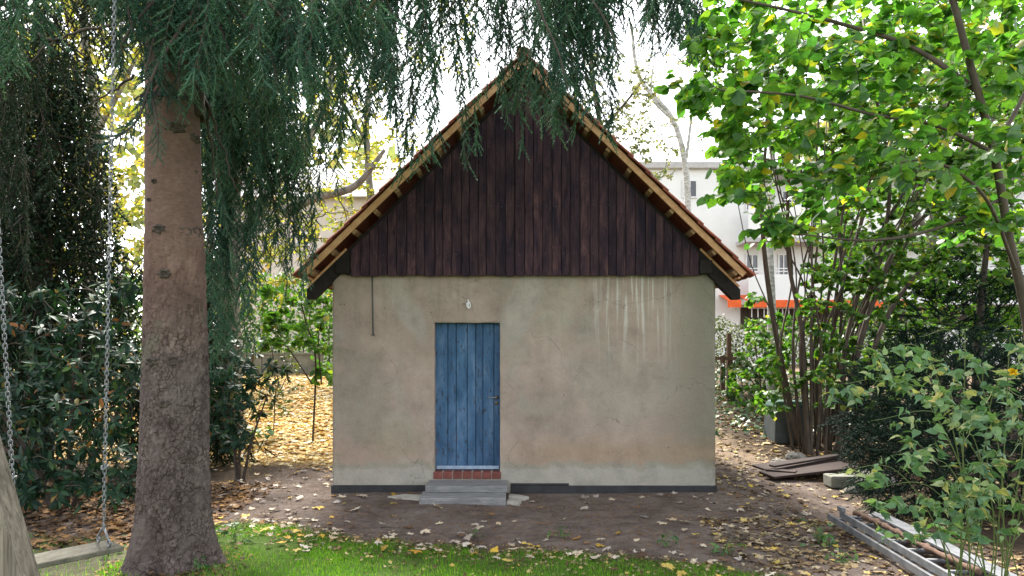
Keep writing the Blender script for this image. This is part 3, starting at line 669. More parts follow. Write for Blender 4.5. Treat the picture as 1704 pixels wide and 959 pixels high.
def build_wall_fittings():
    x = P(619.5, 0, HY)[0]; z1 = 2.83; z0 = P(0, 557, HY)[2]; y = HY - .012
    put_tube('conduit', [(x, y, z1), (x + .006, y, (z0 + z1) / 2), (x + .012, y, z0)], .0075, M['plastic_grey'], house, 8)
    put_box('conduit_clip', (x - .008, y - .012, z0 - .012), (x + .034, y + .01, z0 + .004), M['plastic_grey'], house, .002)
    hx, _, hz = P(779, 507, HY); y = HY - .02
    pts = catmull([(hx - .004, y + .012, hz + .06), (hx + .006, y - .006, hz + .03), (hx - .016, y - .014, hz + .008), (hx - .004, y - .02, hz - .04), (hx + .022, y - .018, hz - .046), (hx + .03, y - .016, hz - .005), (hx + .012, y - .012, hz + .03), (hx + .002, y - .02, hz - .02), (hx + .012, y - .02, hz - .06)], 44)
    put_tube('lamp_cable', pts, .0085, M['frame'], house, 6)
    put_tube('cable_hook', [(hx - .08, HY - .005, hz + .01), (hx - .03, y - .01, hz + .004), (hx, y - .014, hz + .03)], .004, M['steel'], house, 6)
    for px, py in ((567, 507), (573, 507), (640, 513), (717, 520), (938, 658), (1112, 745)):
        q = P(px, py, HY); put_tube('wall_plug', [(q[0], HY - .012, q[2]), (q[0], HY + .02, q[2])], .006, M['strap'], house, 7)
build_wall_fittings()
# steps, loose stones
def rough_slab(name, lo, hi, mat, label, cat, group=None, bev=.012, rotz=0., tilt=0.):
    V, F = hexa(boxv(lo, hi), bev, 2)
    bm = bmesh.new(); vs = [bm.verts.new(v) for v in V]
    for f in F: bm.faces.new([vs[i] for i in f])
    bmesh.ops.subdivide_edges(bm, edges=[e for e in bm.edges if e.calc_length() > .08], cuts=6, use_grid_fill=True)
    bm.verts.index_update(); V = np.array([v.co[:] for v in bm.verts]); F = [[v.index for v in f.verts] for f in bm.faces]; bm.free()
    sd = random.random() * 50
    V = V + np.array([[noise.noise(Vector((v[0] * 9 + sd, v[1] * 9, v[2] * 9 + k * 7))) * .005 for k in range(3)] for v in V])
    c = (np.array(lo) + np.array(hi)) / 2; c[2] = lo[2]
    R = np.array(Matrix.Rotation(rotz, 3, 'Z') @ Matrix.Rotation(tilt, 3, 'X'))
    V = (V - c) @ R.T + c
    o = put(name, V, F, mat, None, False, org=c); tag(o, label, cat, group); return o
rough_slab('door_step', (-1.125, 8.24, -.05), (-.075, 8.66, .058), M['slab'], 'lower grey weathered step slab lying on the soil before the blue door', 'step', rotz=.012)
rough_slab('door_step', (-1.09, 8.56, .059), (-.055, 8.975, .138), M['slab'], 'upper grey weathered step slab right below the red brick door sill', 'step', rotz=-.006)
def stone_slab(pts, z, h, label, group=None, mat='stone', cat='stone'):
    pts = np.array(pts, float); c = pts.mean(0); n = len(pts)
    V = [(x, y, z) for x, y in pts] + [(c[0] + (x - c[0]) * .97, c[1] + (y - c[1]) * .97, z + h + random.uniform(-.006, .006)) for x, y in pts]
    bm = bmesh.new(); vs = [bm.verts.new(v) for v in V]
    bm.faces.new(vs[:n][::-1]); bm.faces.new(vs[n:])
    for i in range(n): bm.faces.new((vs[i], vs[(i + 1) % n], vs[n + (i + 1) % n], vs[n + i]))
    bmesh.ops.bevel(bm, geom=list(bm.edges), offset=.006, segments=1, affect='EDGES'); bm.verts.index_update()
    VV = [v.co[:] for v in bm.verts]; F = [[v.index for v in f.verts] for f in bm.faces]; bm.free()
    return tag(put('flat_stone', VV, F, M[mat], None, False, org=(c[0], c[1], z)), label, cat, group)
stone_slab([(-1.58, 8.62), (-1.34, 8.46), (-1.14, 8.42), (-1.14, 8.70), (-1.38, 8.72)], -.045, .05, 'flat pale pointed stone slab lying left of the door steps')
stone_slab([(-.05, 8.58), (.16, 8.52), (.22, 8.60), (.10, 8.72), (-.04, 8.73)], -.045, .05, 'flat pale oval stone slab beside the upper door step')
stone_slab([(-.07, 8.30), (.09, 8.25), (.12, 8.40), (-.06, 8.46)], -.045, .045, 'small pale square stone slab beside the lower door step')

# ------------------------------------------------------------------ leaves and leafy plants
def unit(v): v = np.asarray(v, float); return v / (np.linalg.norm(v, axis=-1, keepdims=True) + 1e-9)
def leaf_shape(half, mids, fold=.25, droop=.25, wave=.0, seed=0):
    """outline from half profile (x>=0, base to tip), midrib points; axis +Y, up +Z"""
    r = np.random.default_rng(seed)
    right = [(x, y) for x, y in half if x > 0]; base, tip = half[0], half[-1]
    V = [(0, base[1])] + [(0, m) for m in mids] + [(0, tip[1])]; nm = len(V)
    V += right; nr = len(right); V += [(-x * r.uniform(.92, 1.08), y) for x, y in right]
    F = []
    for side in (0, 1):
        ring = [0] + [nm + side * nr + i for i in range(nr)] + [nm - 1]
        j = 0
        for i in range(len(ring) - 1):
            y = V[ring[i + 1]][1]
            while j < nm - 2 and V[j + 1][1] < y - .02:
                F.append((j, ring[i], j + 1) if side == 0 else (j, j + 1, ring[i])); j += 1
            if ring[i + 1] != nm - 1 and ring[i] != j: F.append((j, ring[i], ring[i + 1]) if side == 0 else (j, ring[i + 1], ring[i]))
            elif ring[i] != j and ring[i + 1] == nm - 1: F.append((j, ring[i], nm - 1) if side == 0 else (j, nm - 1, ring[i]))
    V = np.array([(x, y, 0.) for x, y in V])
    ax = np.abs(V[:, 0]); V[:, 2] = ax * fold - droop * V[:, 1] ** 2
    if wave: V[:, 2] += r.normal(0, wave, len(V)) * (ax > 0)
    F = np.array([f for f in F if len(set(f)) == 3])
    return V, F
HAZEL = [leaf_shape([(0, 0), (.22, -.03), (.40, .16), (.47, .45), (.40, .72), (.19, .90), (0, 1.08)], [.35, .7], f, d, .02, k) for k, (f, d) in enumerate(((.18, .15), (.05, .35), (.28, .25), (-.1, .2)))]
KERRIA = [leaf_shape([(0, 0), (.20, .03), (.30, .16), (.28, .22), (.33, .32), (.27, .42), (.27, .52), (.19, .62), (.18, .70), (.09, .80), (.06, .9), (0, 1.12)], [.3, .55, .8], f, d, .015, k) for k, (f, d) in enumerate(((.35, .2), (.15, .45), (.25, .05)))]
RHODO = [leaf_shape([(0, 0), (.09, .12), (.17, .42), (.155, .70), (.06, .93), (0, 1.0)], [.45], f, d, 0, k) for k, (f, d) in enumerate(((.25, .25), (.1, .5), (.3, .1)))]
HAZEL_LO = [leaf_shape([(0, 0), (.38, .12), (.44, .55), (0, 1.05)], [.5], f, d, .02, k) for k, (f, d) in enumerate(((.18, .2), (.0, .35), (.28, .1)))]
OVAL = [leaf_shape([(0, 0), (.26, .25), (.28, .6), (0, 1.0)], [.5], f, d, 0, k) for k, (f, d) in enumerate(((.25, .2), (.0, .4)))]
IVY = [leaf_shape([(0, 0), (.30, -.12), (.46, .20), (.28, .38), (.22, .62), (0, 1.0)], [.35], f, d, .02, k) for k, (f, d) in enumerate(((.15, .2), (.05, .3)))]
DIAM = [(np.array([(0, 0, 0), (.32, .5, .08), (0, 1, -.1), (-.32, .5, .08)]), np.array([(0, 1, 2), (0, 2, 3)]))]
def maple(seed):
    r = np.random.default_rng(seed)
    half = [(.03, 0), (.30, -.16), (.24, .02), (.46, .0), (.66, .12), (.50, .24), (.60, .34), (.74, .52), (.46, .44), (.32, .42), (.30, .56), (.36, .68), (.20, .70), (0, 1.0)]
    pts = [(x * r.uniform(.85, 1.1), y * r.uniform(.92, 1.08)) for x, y in half] ; pts += [(-x * r.uniform(.85, 1.1), y * r.uniform(.92, 1.08)) for x, y in half[-2::-1]]
    V = np.array([(0, .28, 0)] + [(x, y, 0) for x, y in pts]); V[:, 1] -= .3
    n = len(pts); d = np.hypot(V[:, 0], V[:, 1])
    a = r.uniform(0, 6.28); V[:, 2] = r.uniform(.12, .5) * d ** 2 + r.uniform(-.25, .25) * V[:, 0] * V[:, 1] + r.normal(0, .035, len(V)) + .06 * np.sin(np.arctan2(V[:, 1], V[:, 0]) * 5 + a) * d
    V[:, 2] -= V[:, 2].min()
    F = [(0, i + 1, (i + 1) % n + 1) for i in range(n)]
    stem = len(V); V = np.concatenate([V, [(-.012, -.3, V[1, 2]), (.012, -.3, V[1, 2]), (.05, -.85, .10)]]); F.append((stem, stem + 1, stem + 2))
    return V, np.array(F)
MAPLE = [maple(k) for k in range(8)]
MAPLE_S = []
for k in range(4):
    r = np.random.default_rng(60 + k); n = 10; a = np.arange(n) * 2 * math.pi / n + .3; rad = np.where(np.arange(n) % 2, .30, .60) * r.uniform(.8, 1.2, n)
    V = np.concatenate([[(0, 0, .0)], np.stack([rad * np.cos(a), rad * np.sin(a), r.uniform(-.05, .22, n)], 1)]); F = np.array([(0, i + 1, (i + 1) % n + 1) for i in range(n)]); V[:, 2] -= V[:, 2].min(); MAPLE_S.append((V, F))
def frames(axis, normal):
    y = unit(axis); x = unit(np.cross(y, normal)); z = np.cross(x, y)
    return np.stack([x, y, z], -1)                    # columns
def stamp(templates, idx, pos_, axis, normal, size):
    R = frames(axis, normal); Vs, Fs, n = [], [], 0
    for k, (TV, TF) in enumerate(templates):
        sel = np.nonzero(idx == k)[0]
        if len(sel) == 0: continue
        V = np.einsum('nij,vj->nvi', R[sel], TV) * size[sel][:, None, None] + pos_[sel][:, None, :]
        Vs.append(V.reshape(-1, 3)); Fs.append((TF[None] + (np.arange(len(sel)) * len(TV))[:, None, None]).reshape(-1, 3) + n); n += len(sel) * len(TV)
    return np.concatenate(Vs), np.concatenate(Fs)
def in_view(p, margin=0):
    px = CX + p[:, 0] / np.maximum(p[:, 1], .1) * F_PX; py = HOR - (p[:, 2] - CAMZ) / np.maximum(p[:, 1], .1) * F_PX
    return (px > -margin) & (px < 1704 + margin) & (py > -margin) & (py < 959 + margin) & (p[:, 1] > .3)
def put_leaves(parent, templates, pos_, axis, normal, size, mat, n_parts=0, name='leaf', rest='foliage'):
    pos_, axis, normal, size = map(np.asarray, (pos_, axis, normal, size))
    idx = rng.integers(0, len(templates), len(pos_)); keep = np.ones(len(pos_), bool)
    if n_parts:
        score = size / np.linalg.norm(pos_ - np.array((0, 0, CAMZ)), axis=1) * in_view(pos_)
        best = np.argsort(-score)[:n_parts]; best = best[score[best] > 0]; keep[best] = False
        R = frames(axis, normal); ms = []
        for TV, TF in templates:
            me = mesh_np(name, TV, TF); me.materials.append(mat); ms.append(me)
        for b in best:
            o = link(bpy.data.objects.new(name, ms[idx[b]])); o.parent = parent
            R4 = Matrix((R[b] * size[b]).tolist()).to_4x4(); o.matrix_basis = Matrix.Translation(Vector(pos_[b] - ORG[parent])) @ R4
    if keep.any():
        V, F = stamp(templates, idx[keep], pos_[keep], axis[keep], normal[keep], size[keep])
        o = put(rest, V, F, mat, parent)
        if n_parts: o['kind'] = 'stuff'
        return o
def limb_points(limbs):
    return [catmull(l, max(8, int(len(l) * 8))) for l in limbs]
def leafy(name, base, label, cat, limbs, radii, targets, templates, leaf, leaf_mat_, wood, n_leaf=8, spread=.6, n_parts=0,
          group=None, droop=.3, flat=.8, twig_r=.006, stem_name='stem', jitter=.5, whorl=False, up=.25, add_nodes=True, twig_mat=None, twig_n=4, hang=0.0, leafstart=.25):
    """stems (limbs) and, for each target point, a curved twig grown from the nearest node, with leaves along it"""
    t = thing(name, base, label, cat, group)
    nodes, dirs = [], []
    for l, (r0, r1) in zip(limb_points(limbs), radii):
        put_tube(stem_name, l, np.linspace(r0, r1, len(l)), wood, t, 9)
        d = np.gradient(l, axis=0); k0 = int(len(l) * .3) if add_nodes else int(len(l) * .2)
        nodes += list(l[k0:]); dirs += list(unit(d[k0:]))
    targets = np.asarray(targets, float); nodes = np.array(nodes); dirs = np.array(dirs)
    dist = np.array([np.min(np.linalg.norm(nodes - q, axis=1)) for q in targets]); order = np.argsort(dist)
    cap = len(nodes) + len(targets) * 3; ND = np.zeros((cap, 3)); DD = np.zeros((cap, 3)); n = len(nodes); ND[:n] = nodes; DD[:n] = dirs
    tubes, lp, la, ln, ls = [], [], [], [], []
    for q in targets[order]:
        dv = q - ND[:n]; dd = np.linalg.norm(dv, axis=1) + np.maximum(0, -dv[:, 2]) * (.6 - hang) ; i = int(np.argmin(dd)); p0 = ND[i]; ln_ = np.linalg.norm(q - p0)
        if ln_ < .03: continue
        d0 = unit(DD[i] + unit(q - p0) * .8 + rng.normal(0, .2, 3)); d1 = unit(unit(q - p0) + np.array((0, 0, up - droop)) + rng.normal(0, .15, 3))
        m = max(4, min(9, int(ln_ / .12) + 3)); c = bez(p0, p0 + d0 * ln_ * .35, q - d1 * ln_ * .35, q, m)
        tubes.append(tube(c, np.linspace(twig_r * min(2.2, .6 + ln_), twig_r * .35, m), twig_n, False))
        if add_nodes and n + 2 < cap:
            for f in (.55, 1.0): ND[n] = c[int((m - 1) * f)]; DD[n] = d1; n += 1
        cnt = max(2, int(n_leaf * rng.uniform(.6, 1.4)))
        tt = np.linspace(leafstart, 1, cnt) if not whorl else np.full(cnt, 1.0) - rng.uniform(0, .12, cnt)
        side = 1
        for k, s in enumerate(tt):
            f = s * (m - 1); a = int(min(f, m - 2)); p = c[a] + (c[a + 1] - c[a]) * (f - a); tg = unit(c[a + 1] - c[a])
            lat = unit(np.cross(tg, (0, 0, 1.)) + 1e-4)
            if whorl:
                ang = k * 2.4 + rng.uniform(-.3, .3); e1 = lat; e2 = np.cross(tg, lat)
                ax = unit(tg * rng.uniform(.1, .6) + e1 * math.cos(ang) + e2 * math.sin(ang) - np.array((0, 0, droop * rng.uniform(.2, 1.2))))
                nr = unit(tg + np.array((0, 0, .6)) + rng.normal(0, .2, 3))
            else:
                side = -side; ax = unit(tg * spread + lat * side * (1 if s < .97 else .1) - np.array((0, 0, droop)) + rng.normal(0, jitter * .5, 3))
                nr = unit(np.array((0, 0, 1.)) * flat + rng.normal(0, .45 * jitter + (1 - flat) * .6, 3))
            lp.append(p); la.append(ax); ln.append(nr); ls.append(leaf * rng.uniform(.6, 1.25))
    if tubes:
        V, F = join(tubes); put('twigs', V, F, twig_mat or M['twig'], t, True)['kind'] = 'stuff'
    put_leaves(t, templates, lp, la, ln, ls, leaf_mat_, n_parts)
    return t
def scatter(regions):
    """regions: (px0, py0, px1, py1, Y0, Y1, count[, power]) -> points through those volumes"""
    out = []
    for r in regions:
        x0, y0, x1, y1, Y0, Y1, c = r[:7]
        for _ in range(c): out.append(P(rng.uniform(x0, x1), rng.uniform(y0, y1), rng.uniform(Y0, Y1)))
    return np.array(out)
def blob(cx, cy, cz, rx, ry, rz, n, hollow=.3):
    d = unit(rng.normal(0, 1, (n, 3))); r = rng.uniform(hollow ** 3, 1, n) ** (1 / 3)
    return np.array((cx, cy, cz)) + d * r[:, None] * np.array((rx, ry, rz))
def no_house(p):
    p = np.asarray(p); inside = (np.abs(p[:, 0] - .158) < 3.15) & (p[:, 1] > 8.5) & (p[:, 1] < 14.2) & (p[:, 2] < 5.9 - np.abs(p[:, 0] - .158) * .95 + .25)
    return p[~inside]

# ------------------------------------------------------------------ spruce
TX, TY = -2.86, 5.76
def needle_twig(seed, n=60, hw=.02, stem=True):
    r = np.random.default_rng(seed); V, F = [], []
    for i in range(n):
        u = (i + r.uniform(-.4, .4)) / n * .98; a = r.uniform(-.35, math.pi + .35) if r.random() < .85 else r.uniform(0, 6.28)
        rad = np.array((0, math.cos(a), math.sin(a))); d = unit(np.array((1.0, 0, 0)) * r.uniform(.35, .85) + rad); ln = r.uniform(.125, .175) * (1 - .35 * u)
        b = np.array((u, 0, 0)); w = unit(np.cross(d, rad + r.normal(0, .6, 3))) * hw; k = len(V)
        V += [b - w, b + w, b + d * ln]; F.append((k, k + 1, k + 2))
    if stem:
        k = len(V)
        for u, rr in ((0, .040), (1, .014)):
            for a in (0, 2.09, 4.19): V.append(np.array((u, math.cos(a) * rr, math.sin(a) * rr)))
        for o_ in (0,):
            for i in range(3): j = (i + 1) % 3; F += [(k + o_ + i, k + o_ + j, k + o_ + 3 + j), (k + o_ + i, k + o_ + 3 + j, k + o_ + 3 + i)]
    V = np.array(V); V = V[:, [1, 0, 2]] * np.array((-1, 1, 1)); return V, np.array(F)      # axis +Y
TWIGS = [needle_twig(k, 42, .020) for k in range(4)]
TWIGS_LO = [needle_twig(10 + k, 17, .034) for k in range(3)]
TWIGS_MED = [needle_twig(30 + k, 26, .03) for k in range(3)]
TWIGS_XLO = [needle_twig(20 + k, 9, .07, False) for k in range(3)]
def strand(p0, L_, r_lean, step=.036, tw=(.10, .20), flat_dir=None, spread=1.0, stem_r=.005, rec=None):
    """hanging branchlet: stem tube plus twig placements"""
    m = max(5, int(L_ / .12) + 2); s = np.linspace(0, 1, m); ph = rng.uniform(0, 6.28, 4); amp = .05 + .04 * L_
    pts = np.stack([p0[0] + r_lean[0] * np.sqrt(s) * .5 + amp * .5 * (np.sin(ph[0] + s * 4) - math.sin(ph[0])), p0[1] + r_lean[1] * np.sqrt(s) * .5 + amp * .5 * (np.sin(ph[1] + s * 4) - math.sin(ph[1])), p0[2] - L_ * s], 1)
    n = int(L_ / step); pos_, ax, nr, sz = [], [], [], []
    fd = rng.uniform(0, 6.28) if flat_dir is None else flat_dir
    for i in range(n):
        f = (i + rng.uniform(0, 1)) / n * (m - 1); a = int(min(f, m - 2)); p = pts[a] + (pts[a + 1] - pts[a]) * (f - a); tg = unit(pts[a + 1] - pts[a])
        az = fd + (math.pi if i % 2 else 0) + rng.normal(0, .55); lat = np.array((math.cos(az), math.sin(az), 0))
        fr = f / (m - 1); d = unit(tg * 1.0 + lat * spread * rng.uniform(.5, 1.2)); k = rng.uniform(*tw) * (1.1 - .45 * fr) * (.55 + .45 * min(1, fr * 4 + .3))
        pos_.append(p); ax.append(d); nr.append(unit(lat + np.array((0, 0, .8)) + rng.normal(0, .3, 3))); sz.append(k)
        if rng.random() < .33:          # second order twiglet
            p2 = p + d * k * rng.uniform(.25, .6); d2 = unit(d + np.cross(d, nr[-1]) * rng.choice((-1, 1)) * .9 + np.array((0, 0, -.25)))
            pos_.append(p2); ax.append(d2); nr.append(nr[-1]); sz.append(k * rng.uniform(.4, .7))
    pos_.append(pts[-2]); ax.append(unit(pts[-1] - pts[-2])); nr.append(unit(rng.normal(0, 1, 3))); sz.append(.12)
    return tube(pts, np.linspace(stem_r, stem_r * .4, m), 4, False), (pos_, ax, nr, sz)
def limb_with_curtain(tree, path, r0, r1, bottoms, n, templates, mat, yj=.22, step=.043, tw=(.12, .23), dens=6, name='branch', from_trunk=None, t0=.0):
    pts = [P(*q) for q in path]
    if from_trunk is not None: pts = [np.array((from_trunk[0], from_trunk[1], pts[0][2] + from_trunk[2]))] + pts
    l = catmull(pts, 30); br = put_tube(name, l, np.linspace(r0, r1, 30), M['limb'], tree, 8)
    bx = np.array([b[0] for b in bottoms], float); by = np.array([b[1] for b in bottoms], float)
    T, A, IN = [], ([], [], [], []), ([], [], [], [])
    for i in range(n):
        f = t0 + (1 - t0) * ((i + rng.uniform(0, 1)) / n); g = f * 29; a = int(min(g, 28)); p = l[a] + (l[a + 1] - l[a]) * (g - a); tg = unit(l[a + 1] - l[a])
        lat = unit(np.cross(tg, (0, 0, 1.))) * rng.normal(0, yj); q = p + lat + np.array((rng.normal(0, .05), 0, -abs(np.linalg.norm(lat)) * .35))
        if np.linalg.norm(lat) > .06:       # side twig that carries the strand
            T.append(tube(bez(p, p + lat * .5, q + np.array((0, 0, .05)), q, 4), np.linspace(.007, .005, 4), 4, False))
        px = CX + q[0] / q[1] * F_PX; top = HOR - (q[2] - CAMZ) / q[1] * F_PX
        if px < bx[0] - 25 or px > bx[-1] + 25: continue
        b = np.interp(px, bx, by); b = top + (b - top) * (1 - abs(rng.normal(0, .22))) if rng.random() < .8 else top + (b - top) * rng.uniform(.3, 1.0)
        L_ = (b - top) / F_PX * q[1]
        if L_ < .12: L_ = rng.uniform(.12, .3)
        tu, s4 = strand(q, L_, rng.normal(0, .12, 2), step, tw); T.append(tu)
        for w in range(int(L_ * dens)):
            k_ = rng.integers(0, len(s4[0])); IN[0].append(s4[0][k_]); IN[1].append(unit(s4[1][k_] + np.array((0, 0, -.6)))); IN[2].append(unit(rng.normal(0, 1, 3))); IN[3].append(rng.uniform(.16, .26))
        for u, v in zip(A, s4): u.extend(v)
    V, F = join(T); put('branchlets', V, F, M['limb'], br, True)['kind'] = 'stuff'
    idx = rng.integers(0, len(templates), len(A[0])); V, F = stamp(templates, idx, *[np.array(a) for a in A]); V2, F2 = stamp(TWIGS_MED, rng.integers(0, 3, len(IN[0])), *[np.array(a) for a in IN]); V, F = join([(V, F), (V2, F2)]); put('needles', V, F, mat, br)
    return len(F)
def build_spruce():
    t = thing('spruce_tree', (TX, TY, gz(TX, TY)), 'big spruce with scaly reddish brown trunk and drooping branches beside the swing', 'tree')
    zk = np.array([-.15, 0, .06, .15, .3, .5, .8, 1.2, 1.7, 2.3, 3.0, 3.8, 4.6, 6, 9, 12]); rk = np.array([.47, .405, .375, .355, .335, .318, .303, .290, .281, .272, .262, .252, .243, .21, .13, .06])
    nz, nt_ = 450, 230; zs = np.concatenate([np.linspace(-.15, 4.9, 415), np.linspace(4.95, 12, 35)])
    th = np.arange(nt_) * 2 * np.pi / nt_
    # plates: cells on the unrolled trunk
    cells = []
    z = -.2
    while z < 5.2:
        h = .060 if z < 2.4 else .085
        c = 2 * math.pi * .30; k = int(c / (.042 if z < 2.4 else .075))
        for i in range(k): cells.append(((i + rng.uniform(-.45, .45)) / k * 2 * math.pi, z + rng.uniform(-.5, .5) * h))
        z += h
    kd = kdtree.KDTree(len(cells) * 3); q = 0
    for i, (a, z) in enumerate(cells):
        for o in (-1, 0, 1): kd.insert((a * .3 + o * 2 * math.pi * .3, z * .75, 0), i); q += 1
    kd.balance(); ch = rng.uniform(0, 1, len(cells)); lean = rng.normal(0, 1, (len(cells), 2))
    V = np.zeros((nz * nt_, 3)); col = np.zeros((nz * nt_, 4)); col[:, 3] = 1
    for i, z in enumerate(zs):
        r = float(np.interp(z, zk, rk)); cx = TX + .02 * math.sin(z * .9) + .012 * z * 0; cy = TY
        flare = max(0, 1 - z / .55) ** 2
        amt = 1.0 if z < 1.9 else max(.16, 1 - (z - 1.9) / .9) if z < 4.9 else .1
        amt = amt + (.45 if 2.35 < z < 2.8 else 0)
        for j, a in enumerate(th):
            root = flare * (.06 * math.sin(a * 5 + .6) + .05 * math.sin(a * 3 + 2) + .03 * math.sin(a * 9)) + .012 * math.sin(a * 2 + z) + .012 * noise.noise(Vector((math.cos(a) * 2, math.sin(a) * 2, z * 1.5)))
            rr = r + root
            if z < 4.9:
                wn_ = noise.noise(Vector((a * 7, z * 16, 0))) * .022 + noise.noise(Vector((a * 22, z * 45, 4))) * .008
                f = kd.find_n(((a * .3) + wn_, z * .75 + wn_, 0), 2); d1, d2 = f[0][2], f[1][2]; id_ = f[0][1]
                e = min(1, (d2 - d1) / .009); e = e * e * (3 - 2 * e); e = 1 - (1 - e) * min(1, max(.0, .62 + 1.5 * noise.noise(Vector((a * 5, z * 9, 8)))))
                hgt = (.007 + .013 * ch[id_]) * e + .006 * noise.noise(Vector((a * 12, z * 9, 6)))
                rr += amt * (hgt - .009) + amt * .003 * noise.noise(Vector((a * 25, z * 30, 3)))
                col[i * nt_ + j, 0] = .5 + (ch[id_] - .5) * min(1, amt) * .55; col[i * nt_ + j, 1] = (1 - e) * min(1, amt)  # red is random plate tone, green is painted crevice shade
            V[i * nt_ + j] = (cx + rr * math.cos(a), cy + rr * math.sin(a), z)
    i = (np.arange(nz - 1)[:, None] * nt_); j = np.arange(nt_)[None, :]; k = (np.arange(nt_) + 1)[None, :] % nt_
    F = np.stack([i + j, i + k, i + nt_ + k, i + nt_ + j], -1).reshape(-1, 4)
    V[:, :2] = (V[:, :2] - np.array((TX, TY))) * np.interp(V[:, 2], [0, .3, .8, 5], [.84, .86, .865, .87])[:, None] + np.array((TX, TY))
    tr = put('trunk', V, F, M['bark'], t, True)
    ca = tr.data.color_attributes.new('plate', 'FLOAT_COLOR', 'POINT'); ca.data.foreach_set('color', col.astype(np.float32).ravel())
    for px, py, s in ((288, 207, .05), (318, 218, .036), (262, 380, .034), (300, 382, .042), (324, 378, .042), (272, 455, .034), (250, 602, .034), (284, 600, .042), (272, 672, .03), (252, 300, .016), (312, 275, .014), (290, 330, .014), (240, 330, .012), (318, 335, .014), (300, 768, .03)):
        q = P(px, py, TY - .25); ang = math.asin(max(-.97, min(.97, (q[0] * 1.0 - TX) / .238))); z = q[2]; r = float(np.interp(z, zk, rk)) * .865 + .002; d = np.array((math.sin(ang), -math.cos(ang), 0))
        c = np.array((TX, TY, z)) + d * r; n = 14; e = np.array((math.cos(ang), math.sin(ang), 0)); Vv = []
        for rad, out in ((1.5, -.012), (1.1, .012), (.75, .016), (.45, .004), (.2, .007)):
            for m in range(n):
                q_ = m * 2 * math.pi / n; w = 1 + .2 * math.sin(m * 2.7 + px)
                Vv.append(c + (e * math.cos(q_) * 1.15 + np.array((0, 0, 1)) * math.sin(q_) * .85) * s * rad * w + d * (out * s / .034 + .004 * math.sin(m * 4.1)))
        Fk = [(r_ * n + m, r_ * n + (m + 1) % n, (r_ + 1) * n + (m + 1) % n, (r_ + 1) * n + m) for r_ in range(4) for m in range(n)] + [tuple(4 * n + m for m in range(n))]
        put('knot', Vv, Fk, M['limb'], tr, False)
    tot = 0
    lw = lambda *a, **k: limb_with_curtain(t, *a, **k)
    S = dict(templates=TWIGS, mat=M['needle'])
    fr = (TX, TY, .15)
    tot += lw([(330, -50, 5.4), (420, -60, 5.1), (530, -40, 4.9), (640, -20, 4.9)], .035, .012, [(270, 130), (330, 165), (380, 140), (420, 200), (460, 130), (510, 180), (560, 90), (640, 60)], 84, tw=(0.143, 0.260), from_trunk=fr, **S)
    tot += lw([(250, -40, 5.3), (150, -70, 4.9), (20, -60, 4.7), (-60, -40, 4.6)], .03, .012, [(-60, 120), (20, 120), (60, 95), (110, 10), (170, 10), (230, 60), (270, 120)], 50, tw=(0.143, 0.260), from_trunk=fr, **S)
    tot += lw([(330, -120, 6.0), (480, -150, 6.3), (620, -130, 6.4), (780, -110, 6.5)], .045, .015, [(330, 120), (430, 190), (490, 300), (530, 350), (560, 260), (600, 180), (640, 200), (690, 320), (720, 170), (790, 120)], 66, tw=(0.130, 0.247), from_trunk=fr, **S)
    tot += lw([(400, -170, 6.5), (640, -160, 6.9), (850, -120, 7.1), (1010, -70, 7.1)], .05, .015, [(600, 190), (640, 240), (680, 360), (700, 280), (735, 270), (770, 330), (800, 240), (850, 260), (880, 210), (920, 235), (960, 235), (1000, 240), (1030, 130)], 66, tw=(0.130, 0.260), from_trunk=fr, t0=.4, **S)
    tot += lw([(640, -170, 5.9), (860, -120, 6.1), (960, -100, 6.2), (1080, -80, 6.3), (1180, -30, 6.3)], .04, .01, [(810, 20), (850, 60), (880, 120), (910, 190), (950, 200), (1000, 130), (1040, 30), (1070, 100), (1120, 70), (1170, 120)], 66, tw=(0.143, 0.273), from_trunk=fr, t0=.45, **S)
    tot += lw([(330, 30, 7.6), (370, 90, 8.0), (440, 130, 8.1), (505, 190, 8.2)], .05, .012, [(330, 430), (350, 560), (385, 625), (415, 560), (440, 430), (470, 520), (500, 500), (530, 330)], 74, tw=(0.143, 0.273), from_trunk=fr, t0=.15, **S)
    tot += lw([(400, -40, 7.2), (520, -10, 7.6), (660, 10, 7.8)], .04, .012, [(400, 330), (470, 300), (520, 350), (560, 260), (640, 220), (680, 180)], 48, tw=(0.130, 0.247), from_trunk=fr, t0=.3, **S)
    tot += lw([(220, -50, 6.6), (120, -40, 7.1), (30, 0, 7.4), (-70, 30, 7.5)], .035, .012, [(-70, 430), (15, 470), (50, 330), (80, 150), (160, 110), (230, 130)], 62, tw=(.13, .25), from_trunk=fr, templates=TWIGS, mat=M['needle_dark'])
